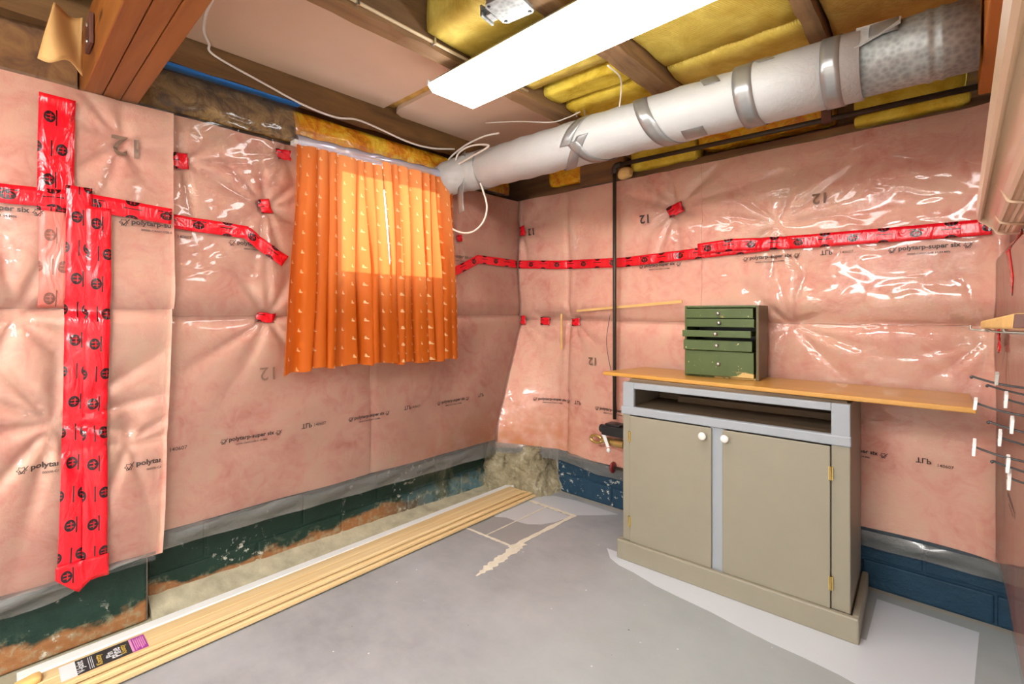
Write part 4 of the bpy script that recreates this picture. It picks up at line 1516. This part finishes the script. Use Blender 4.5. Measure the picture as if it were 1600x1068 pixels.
def curtain(y0t, y1t, y0b, y1b, ztop, zbot, folds, seed, label, zbot_l=0.0):
    rr = random.Random(seed)
    nu, nv = folds * 24, 46
    ph = [rr.uniform(-0.5, 0.5) for _ in range(folds + 2)]
    am = [rr.uniform(0.6, 1.15) for _ in range(folds + 2)]
    P = np.zeros((nu + 1, nv + 1, 3))
    U = np.zeros((nu + 1, nv + 1, 2))
    width = 0.5 * (abs(y1t - y0t) + abs(y1b - y0b)) * 1.75
    for i in range(nu + 1):
        t = i / nu
        fi = t * folds
        k = int(min(fi, folds - 1e-6))
        for j in range(nv + 1):
            s = j / nv                      # 0 top, 1 bottom
            y = (y0t + (y1t - y0t) * t) * (1 - s) + (y0b + (y1b - y0b) * t) * s
            zb = zbot + zbot_l * max(0, 1 - t * 5)
            z = ztop + (zb - ztop) * s
            a = am[k] * (1 - (fi - k)) + am[k + 1] * (fi - k)
            p = ph[k] * (1 - (fi - k)) + ph[k + 1] * (fi - k)
            fw = fi + 0.28 * math.sin(fi * 1.9 + seed * 2.1) + 0.16 * math.sin(fi * 4.3 + seed) * s
            th_ = 2 * math.pi * fw + p * s
            # pinch pleats at the heading, round ridges with tight valleys below
            sharp = max(0.0, 1 - s * 6)
            w = 2.0 * abs(math.cos(th_ / 2)) ** (0.75 - 0.2 * sharp) - 1.0
            amp = (0.018 + 0.030 * min(1, s * 2.0)) * a
            x = 0.165 + amp * w + 0.006 * math.sin(1.3 * th_ + s * 3 + seed) * min(1, s * 3) + 0.008 * math.sin(s * 4 + t * 5)
            y += 0.014 * math.sin(th_) * min(1, 0.3 + s * 2.0) * a + 0.004 * math.sin(th_ * 0.5 + s * 6)
            z += 0.006 * math.sin(th_ * 0.5 + seed) * s
            P[i, j] = (x, y, z)
            U[i, j] = (t * width, z)
    o = obj('panel', MB().grid(P, U, flip=True), M['curtain'], curt, smooth=True, face=(1, 0, 0))
    o['label'] = label
    return o


curtain(-1.612, -1.188, -1.665, -1.148, 1.872, 0.905, 7, 1, 'orange patterned curtain panel, left of the pair over the window', -0.035)
curtain(-1.184, -0.735, -1.146, -0.715, 1.892, 0.893, 7, 2, 'orange patterned curtain panel, right of the pair over the window')
# plastic wrapped curtain head rail
P = []
for k in range(41):
    t = k / 40
    y = -1.60 + 0.80 * t
    z = 1.892 + 0.022 * t
    P.append([(0.085, y, z + 0.03), (0.15, y, z + 0.028 + 0.003 * math.sin(k)), (0.172, y, z + 0.012), (0.176, y, z - 0.012 + 0.003 * math.sin(k * 1.3)), (0.168, y, z - 0.018)])
obj('plastic_strip', MB().grid(np.array(P), flip=True), M['foil'], None, 'crumpled plastic strip catching daylight along the top of the curtain', 'plastic strip', smooth=True, face=(1, 0, -0.5))
obj('track', MB().box(0.09, 0.135, -1.60, -0.79, 1.885, 1.905), M['white_trim'], curt, bevel=0.003)

# ================================================================== LUMBER ON THE FLOOR
obj('white_trim_strip', prism([(0.118, 0.002), (0.172, 0.002), (0.172, 0.040), (0.165, 0.046), (0.125, 0.046), (0.118, 0.040)], (0, -2.44, 0), (0.008, -0.205, 0)),
    M['white_trim'], None, 'long white trim strip on the floor along the window wall', 'trim strip')
obj('pine_plank', prism([(0.180, 0.001), (0.335, 0.001), (0.338, 0.007), (0.348, 0.008), (0.348, 0.013), (0.335, 0.014), (0.332, 0.019), (0.180, 0.019)], (0, -2.43, 0), (-0.012, -0.20, 0)),
    M['pine'], None, 'bottom pine plank of the stack on the floor, reaching furthest into the room', 'plank', 'pine planks on the floor')
obj('pine_plank', prism([(0.182, 0.0195), (0.316, 0.0195), (0.319, 0.024), (0.327, 0.025), (0.327, 0.030), (0.317, 0.031), (0.314, 0.0345), (0.182, 0.0345)], (0, -2.435, 0), (-0.010, -0.215, 0)),
    M['pine'], None, 'middle pine plank of the stack on the floor', 'plank', 'pine planks on the floor')
top_plank = obj('pine_plank', prism([(0.184, 0.035), (0.296, 0.035), (0.298, 0.039), (0.305, 0.040), (0.305, 0.0445), (0.297, 0.045), (0.294, 0.0475), (0.240, 0.0475), (0.238, 0.046), (0.236, 0.0475), (0.184, 0.0475)],
                                    (0, -2.438, 0), (-0.012, -0.26, 0)),
                M['pine'], None, 'top pine plank of the stack, carrying a black and purple label', 'plank', 'pine planks on the floor')
# printed label on the top plank
Z0 = 0.0482


def lab(name, x0, x1, y0, y1, mat, z=Z0, h=0.0006):
    return obj(name, MB().box(x0, x1, y0, y1, z, z + h), M[mat], top_plank)


lab('label_paper', 0.196, 0.282, -2.352, -2.315, 'label_white')
lab('label_paper', 0.196, 0.282, -2.315, -2.182, 'label_black')
lab('label_paper', 0.196, 0.282, -2.182, -2.140, 'label_purple')


def lab_text(s, y, length, mat, x=0.28, bold=0.02):
    """lettering across the plank; the words read from the room side toward the wall"""
    V, F = text_mesh(s, bold)
    k = length / V[:, 0].max()
    mm = MB()
    # baseline runs along -x, letter tops point to -y
    mm.v = [(x - u * k, y - v * k, Z0 + 0.0012) for u, v in V]
    mm.f = list(F)
    mm.uv = [[(0, 0)] * len(f) for f in F]
    obj('label_text', mm, M[mat], top_plank)


lab_text('V-Joint', -2.292, 0.068, 'label_white', 0.276)
for q in (-2.286, -2.281, -2.277):
    lab('label_line', 0.205, 0.275, q, q + 0.0012, 'label_white', Z0 + 0.0006)
lab_text('Knotty', -2.250, 0.060, 'label_yellow', 0.274)
lab_text('Pin', -2.226, 0.030, 'label_white', 0.255)
lab_text('Pine', -2.207, 0.055, 'label_white', 0.270)
lab_text('Knotty', -2.190, 0.055, 'label_yellow', 0.268)
lab('label_line', 0.200, 0.278, -2.182, -2.176, 'label_pink', Z0 + 0.0006)
for k in range(6):
    lab('label_line', 0.205 + 0.004 * (k % 2), 0.276 - 0.006 * (k % 3), -2.172 + 0.005 * k, -2.1695 + 0.005 * k, 'label_pink', Z0 + 0.0006)
soft_block('wood_scrap', 0.20, 0.235, -2.45, -2.395, 0.049, 0.062, M['pine_lath'], 'small yellow wood scrap on the near end of the planks', 21, 0.01, 0.005, 4, 'wood scrap')

# ================================================================== CABINET
cab = thing('cabinet', (1.535, -0.285, 0.0), 'low khaki two-door cabinet with pale blue face frame under the honey coloured board', 'cabinet', None, R(2))


def cpart(name, mb, mat, parent=None, bevel=0.003):
    return obj(name, mb, M[mat], parent or cab, local=True, bevel=bevel)


cpart('plinth', MB().box(-0.463, 0.463, -0.205, -0.183, 0.0, 0.090).box(-0.463, -0.441, -0.183, 0.20, 0.0, 0.090).box(0.441, 0.463, -0.183, 0.20, 0.0, 0.090), 'tan_paint', bevel=0.006)
cpart('side_panel', MB().box(-0.441, -0.424, -0.165, 0.20, 0.003, 0.825), 'tan_paint')
cpart('side_panel', MB().box(0.420, 0.437, -0.165, 0.20, 0.003, 0.825), 'tan_paint')
cpart('back_panel', MB().box(-0.424, 0.420, 0.188, 0.198, 0.01, 0.82), 'inside')
cpart('shelf', MB().box(-0.424, 0.420, -0.160, 0.188, 0.690, 0.705), 'inside')
cpart('bottom_panel', MB().box(-0.424, 0.420, -0.160, 0.188, 0.06, 0.075), 'inside')
cpart('top_panel', MB().box(-0.425, 0.425, -0.150, 0.20, 0.812, 0.8375), 'inside')
cpart('batten', MB().box(-0.30, 0.420, 0.12, 0.145, 0.705, 0.735), 'inside')
# face frame
cpart('stile', MB().box(-0.441, -0.386, -0.185, -0.165, 0.700, 0.825), 'blue_paint')
cpart('stile', MB().box(0.380, 0.437, -0.185, -0.165, 0.700, 0.825), 'blue_paint')
cpart('rail', MB().box(-0.386, 0.380, -0.185, -0.165, 0.797, 0.825), 'blue_paint')
cpart('rail', MB().box(-0.447, 0.440, -0.192, -0.165, 0.676, 0.7135), 'blue_paint', bevel=0.005)
cpart('stile', MB().box(-0.441, -0.404, -0.183, -0.165, 0.088, 0.676), 'tan_paint')
cpart('stile', MB().box(0.380, 0.437, -0.183, -0.165, 0.088, 0.676), 'tan_paint')
cpart('stile', MB().box(-0.045, 0.020, -0.179, -0.163, 0.075, 0.676), 'blue_paint')
for (x0, x1, kx, kz, hx) in ((-0.402, -0.035, -0.066, 0.637, -0.403), (0.008, 0.378, 0.023, 0.641, 0.380)):
    d = cpart('door', MB().box(x0, x1, -0.192, -0.180, 0.090, 0.671), 'tan_paint', bevel=0.003)
    obj('knob', MB().lathe([(0, 0.007), (0.010, 0.007), (0.014, 0.014), (0.020, 0.0165), (0.026, 0.015), (0.030, 0.008)], (kx, -0.192, kz), (0, -1, 0), 20), M['knob_white'], d, local=True, smooth=True)
    for hz in (0.575, 0.182):
        obj('hinge', MB().tube([(hx, -0.192, hz - 0.024), (hx, -0.192, hz + 0.024)], 0.004, 10).box(hx - 0.007, hx + 0.007, -0.193, -0.186, hz - 0.024, hz + 0.024), M['brass'], d, local=True)

# board on the cabinet
mm = MB()
pts = [(0.955, -0.425), (2.297, -0.452), (2.290, -0.095), (1.010, -0.098)]
mm.hexa([(x, y, 0.8380) for x, y in pts] + [(x, y, 0.8560) for x, y in pts])
o = obj('counter_board', mm, M['counter'], None, 'long honey coloured board laid across the cabinet top', 'board', bevel=0.004)

# ================================================================== GREEN DRAWER BOX
gb = thing('drawer_box', (1.468, -0.17, 0.8565), 'small green painted box with five drawers standing on the board', 'drawer box', None, R(3.5))
W2, FY, BY, HH = 0.158, -0.112, 0.070, 0.325


def gpart(name, mb, mat, parent=None, bevel=0.002, **k):
    return obj(name, mb, M[mat], parent or gb, local=True, bevel=bevel, **k)


gpart('side', MB().box(-W2, -W2 + 0.010, FY, BY, 0, HH), 'green')
gpart('side', MB().box(W2 - 0.012, W2, FY, BY, 0, HH), 'green_side')
gpart('top', MB().box(-W2 + 0.010, W2 - 0.012, FY, BY, HH - 0.010, HH), 'green')
gpart('bottom', MB().box(-W2 + 0.010, W2 - 0.012, FY, BY, 0, 0.008), 'green')
gpart('back', MB().box(-W2 + 0.010, W2 - 0.012, BY - 0.006, BY, 0.008, HH - 0.010), 'black')
for (z0, z1, out, yawd, dx, rise) in ((0.268, 0.311, 0.004, -1.0, -0.004, 0.0), (0.228, 0.265, 0.004, -0.5, 0.0, 0.0), (0.184, 0.214, 0.040, 1.5, -0.006, 0.0),
                                      (0.124, 0.170, 0.022, 2.5, -0.006, 0.0), (0.010, 0.121, 0.012, 1.5, -0.001, 0.0)):
    x0, x1 = -W2 + 0.012, W2 - 0.016
    d = gpart('drawer', MB().box(x0, x1, -0.008, 0.0, z0, z1).box(x0 + 0.006, x1 - 0.006, 0.0, 0.15, z0 + 0.004, z0 + 0.008)
              .box(x0 + 0.006, x0 + 0.012, 0.0, 0.15, z0 + 0.008, z1 - 0.004).box(x1 - 0.012, x1 - 0.006, 0.0, 0.15, z0 + 0.008, z1 - 0.004), 'green')
    d.location = (dx, FY - out, 0)
    d.rotation_euler = (0, 0, R(yawd))
    zc = (z0 + z1) / 2
    obj('knob', MB().lathe([(0, 0.0085), (0.002, 0.0085), (0.003, 0.005), (0.008, 0.005), (0.010, 0.0075), (0.014, 0.0075), (0.016, 0.004)], (0.0, -0.008, zc), (0, -1, 0), 16), M['steel'], d, local=True, smooth=True)

# ================================================================== PLUMBING LEFT OF THE CABINET
th = thing('water_valve', (0.85, -0.14, 0.40), 'black and brass water valve with a white tag beside the cabinet', 'valve')
obj('regulator', MB().box(0.79, 0.93, -0.175, -0.095, 0.465, 0.520).lathe([(0, 0.022), (0.03, 0.024), (0.036, 0.018)], (0.795, -0.135, 0.492), (-1, 0, 0), 16)
    .box(0.81, 0.90, -0.17, -0.10, 0.52, 0.532), M['black'], th, bevel=0.004)
obj('brass_body', MB().lathe([(0, 0.013), (0.03, 0.013), (0.032, 0.021), (0.055, 0.021), (0.057, 0.015), (0.08, 0.015), (0.083, 0.023), (0.14, 0.023)], (0.775, -0.14, 0.425), (1, 0, 0), 14), M['brass'], th, smooth=False)
obj('brass_loop', MB().tube([(0.735 + 0.036 * math.cos(a), -0.14, 0.425 + 0.020 * math.sin(a)) for a in np.linspace(0.3, 5.98, 24)], 0.0085, 10), M['brass'], th, smooth=True)
obj('tag', MB().hexa([(0.790, -0.172, 0.470), (0.812, -0.172, 0.476), (0.842, -0.176, 0.405), (0.826, -0.176, 0.400),
                      (0.790, -0.169, 0.470), (0.812, -0.169, 0.476), (0.842, -0.173, 0.405), (0.826, -0.173, 0.400)]), M['white_plastic'], th)
obj('tag_ball', MB().lathe([(-.012, .002), (-.009, .009), (0, .0125), (.009, .009), (.012, .002)], (0.835, -0.172, 0.385), (0, 0, 1), 12), M['white_plastic'], th, smooth=True)
obj('valve_pipe', MB().tube([(0.90, -0.14, 0.425), (0.98, -0.14, 0.425), (1.0, -0.14, 0.41), (1.0, -0.14, 0.10)], 0.011, 10), M['pipe'], th, smooth=True)
th = thing('red_stopcock', (0.87, -0.14, 0.26), 'dark red round stopcock handle low beside the cabinet', 'valve')
obj('handle', MB().lathe([(0, 0.012), (0.004, 0.030), (0.010, 0.033), (0.016, 0.030), (0.018, 0.012)], (0.835, -0.14, 0.285), (1, 0, 0), 18), M['red_knob'], th, smooth=True)
obj('stem', MB().tube([(0.85, -0.14, 0.285), (0.985, -0.14, 0.285)], 0.009, 10), M['pipe'], th, smooth=True)
obj('thin_black_wire', MB().tube(spline([(0.80, -0.095, 1.14), (0.775, -0.093, 1.0), (0.79, -0.095, 0.88), (0.835, -0.10, 0.72), (0.85, -0.11, 0.60)], 6), 0.0018, 6), M['wire'], None,
    'thin dark wire dangling beside the iron pipe above the board', 'wire', smooth=True)

# laths stuck to the right wall
def lath(a, b, w, label, y=-0.078):
    a, b = Vector((a[0], y, a[1])), Vector((b[0], y, b[1]))
    d = (b - a).normalized()
    s = Vector((-d.z, 0, d.x)) * w / 2
    e = Vector((0, -0.006, 0))
    obj('wood_lath', MB().hexa([a - s, b - s, b + s, a + s, a - s + e, b - s + e, b + s * 1.6 + e, a + s + e]), M['pine_lath'], None, label, 'lath')


lath((0.560, 1.160), (1.215, 1.205), 0.012, 'thin wooden lath lying against the wall behind the iron pipe')
lath((0.449, 1.142), (0.449, 0.922), 0.010, 'thin upright wooden lath on the wall near the corner', -0.084)

# ================================================================== SIDE WALL: CREAM TRAY, WOOD BAR, HOOKS
th = thing('cream_tray', (2.35, -1.2, 1.392), 'cream enamelled metal tray with wire clips high on the side wall', 'tray')
prof = [(2.297, 1.475), (2.300, 1.440), (2.306, 1.437), (2.310, 1.442), (2.313, 1.448), (2.317, 1.443), (2.332, 1.418), (2.338, 1.404), (2.344, 1.399), (2.350, 1.404),
        (2.357, 1.404), (2.359, 1.398), (2.364, 1.394), (2.368, 1.398), (2.371, 1.394), (2.376, 1.392), (2.391, 1.392), (2.391, 1.475)]
obj('tray_body', prism(prof, (-0.024, -2.25, 0.0), (0.0, -0.40, 0)), M['cream'], th)
obj('end_plate', prism([(2.299, 1.474), (2.302, 1.436), (2.332, 1.410), (2.342, 1.392), (2.352, 1.388), (2.391, 1.386), (2.391, 1.474)], (0, -0.402, 0), (0, -0.396, 0)), M['cream'], th)
for y, s in ((-0.62, 0), (-0.97, -0.006)):
    obj('wire_clip', MB().tube(spline([(2.318 + s, y, 1.441), (2.328 + s, y, 1.428), (2.338 + s, y - 0.004, 1.400), (2.350 + s, y - 0.006, 1.393), (2.385 + s, y - 0.004, 1.388)], 5), 0.0035, 8), M['cream'], th, smooth=True)

th = thing('wooden_bar', (2.32, -1.05, 1.105), 'pale wooden bar with a dark end held by wire on the side wall', 'wood bar')
obj('bar', MB().hexa([(2.294, -0.80, 1.110), (2.325, -0.80, 1.110), (2.352, -1.34, 1.122), (2.314, -1.34, 1.122),
                      (2.294, -0.80, 1.128), (2.325, -0.80, 1.134), (2.352, -1.34, 1.149), (2.316, -1.34, 1.149)]), M['pine_lath'], th, bevel=0.004)
obj('dark_end', MB().hexa([(2.315, -1.3405, 1.1235), (2.351, -1.3405, 1.1235), (2.351, -1.344, 1.1235), (2.315, -1.344, 1.1235),
                           (2.317, -1.3405, 1.148), (2.351, -1.3405, 1.148), (2.351, -1.344, 1.148), (2.317, -1.344, 1.148)]), M['dark_plate'], th, bevel=0.003)
obj('wire_holder', MB().tube(spline([(2.275, -0.84, 1.118), (2.277, -0.84, 1.108), (2.30, -0.84, 1.106), (2.305, -0.86, 1.106), (2.30, -0.87, 1.125), (2.31, -0.88, 1.106), (2.39, -0.90, 1.10)], 5), 0.0025, 8), M['steel'], th, smooth=True)
obj('wire_holder', MB().tube(spline([(2.318, -1.16, 1.142), (2.315, -1.16, 1.115), (2.33, -1.16, 1.112), (2.395, -1.17, 1.11)], 5), 0.0025, 8), M['steel'], th, smooth=True)


def hook(x, y, z, tag, label, L=0.11, tagmat='white_plastic', tx=0.0, th_=0.028):
    h = thing('wire_hook', (2.395, y, z - 0.01), label, 'hook', 'wire display hooks on the side wall')
    pts = spline([(2.398, y, z - 0.022), (x + 0.05, y, z - 0.014), (x + 0.012, y, z - 0.004), (x + 0.002, y, z), (x, y, z - 0.002)], 5)
    obj('prong', MB().tube(pts, 0.0024, 8), M['wire'], h, smooth=True)
    obj('tip', MB().lathe([(-0.003, 0.002), (0, 0.0042), (0.003, 0.002)], (x, y, z - 0.002), (1, 0, 0), 10), M['wire'], h, smooth=True)
    obj('wall_plate', MB().box(2.394, 2.400, y - 0.012, y + 0.012, z - 0.045, z), M['steel'], h)
    if tag:
        obj('label_holder', MB().hexa([(x + tx - 0.004, y - 0.012, z - th_ * 0.7), (x + tx + 0.002, y - 0.012, z - th_ * 0.7), (x + tx + 0.003, y + 0.014, z - th_ * 0.4), (x + tx - 0.003, y + 0.014, z - th_ * 0.4),
                                       (x + tx - 0.002, y - 0.012, z + th_ * 0.35), (x + tx + 0.004, y - 0.012, z + th_ * 0.35), (x + tx + 0.005, y + 0.014, z + th_ * 0.6), (x + tx - 0.001, y + 0.014, z + th_ * 0.6)]),
            M[tagmat], h, bevel=0.001)


hook(2.273, -1.00, 1.006, True, 'wire hook with a grey label holder, topmost on the side wall', tagmat='grey_plastic', tx=0.04, th_=0.022)
hook(2.302, -0.90, 0.978, False, 'bare wire hook just below the topmost hook')
hook(2.281, -1.00, 0.946, True, 'wire hook touching the right end of the honey coloured board', th_=0.02, tx=-0.002)
hook(2.330, -0.95, 0.955, True, 'wire hook with a tilted white holder, above the board end', tx=0.0)
hook(2.300, -1.00, 0.908, True, 'wire hook with a white holder, just below the board end', tx=0.036)
hook(2.277, -1.00, 0.848, True, 'wire hook with a white holder at its tip, furthest left of the lower hooks')
hook(2.322, -0.92, 0.862, True, 'wire hook with a narrow white holder behind the lower hooks')
hook(2.306, -1.00, 0.822, True, 'wire hook with a diamond shaped white holder, low on the side wall', tx=0.024)
hook(2.333, -0.98, 0.786, True, 'lowest wire hook with a long white holder on the side wall', th_=0.036)
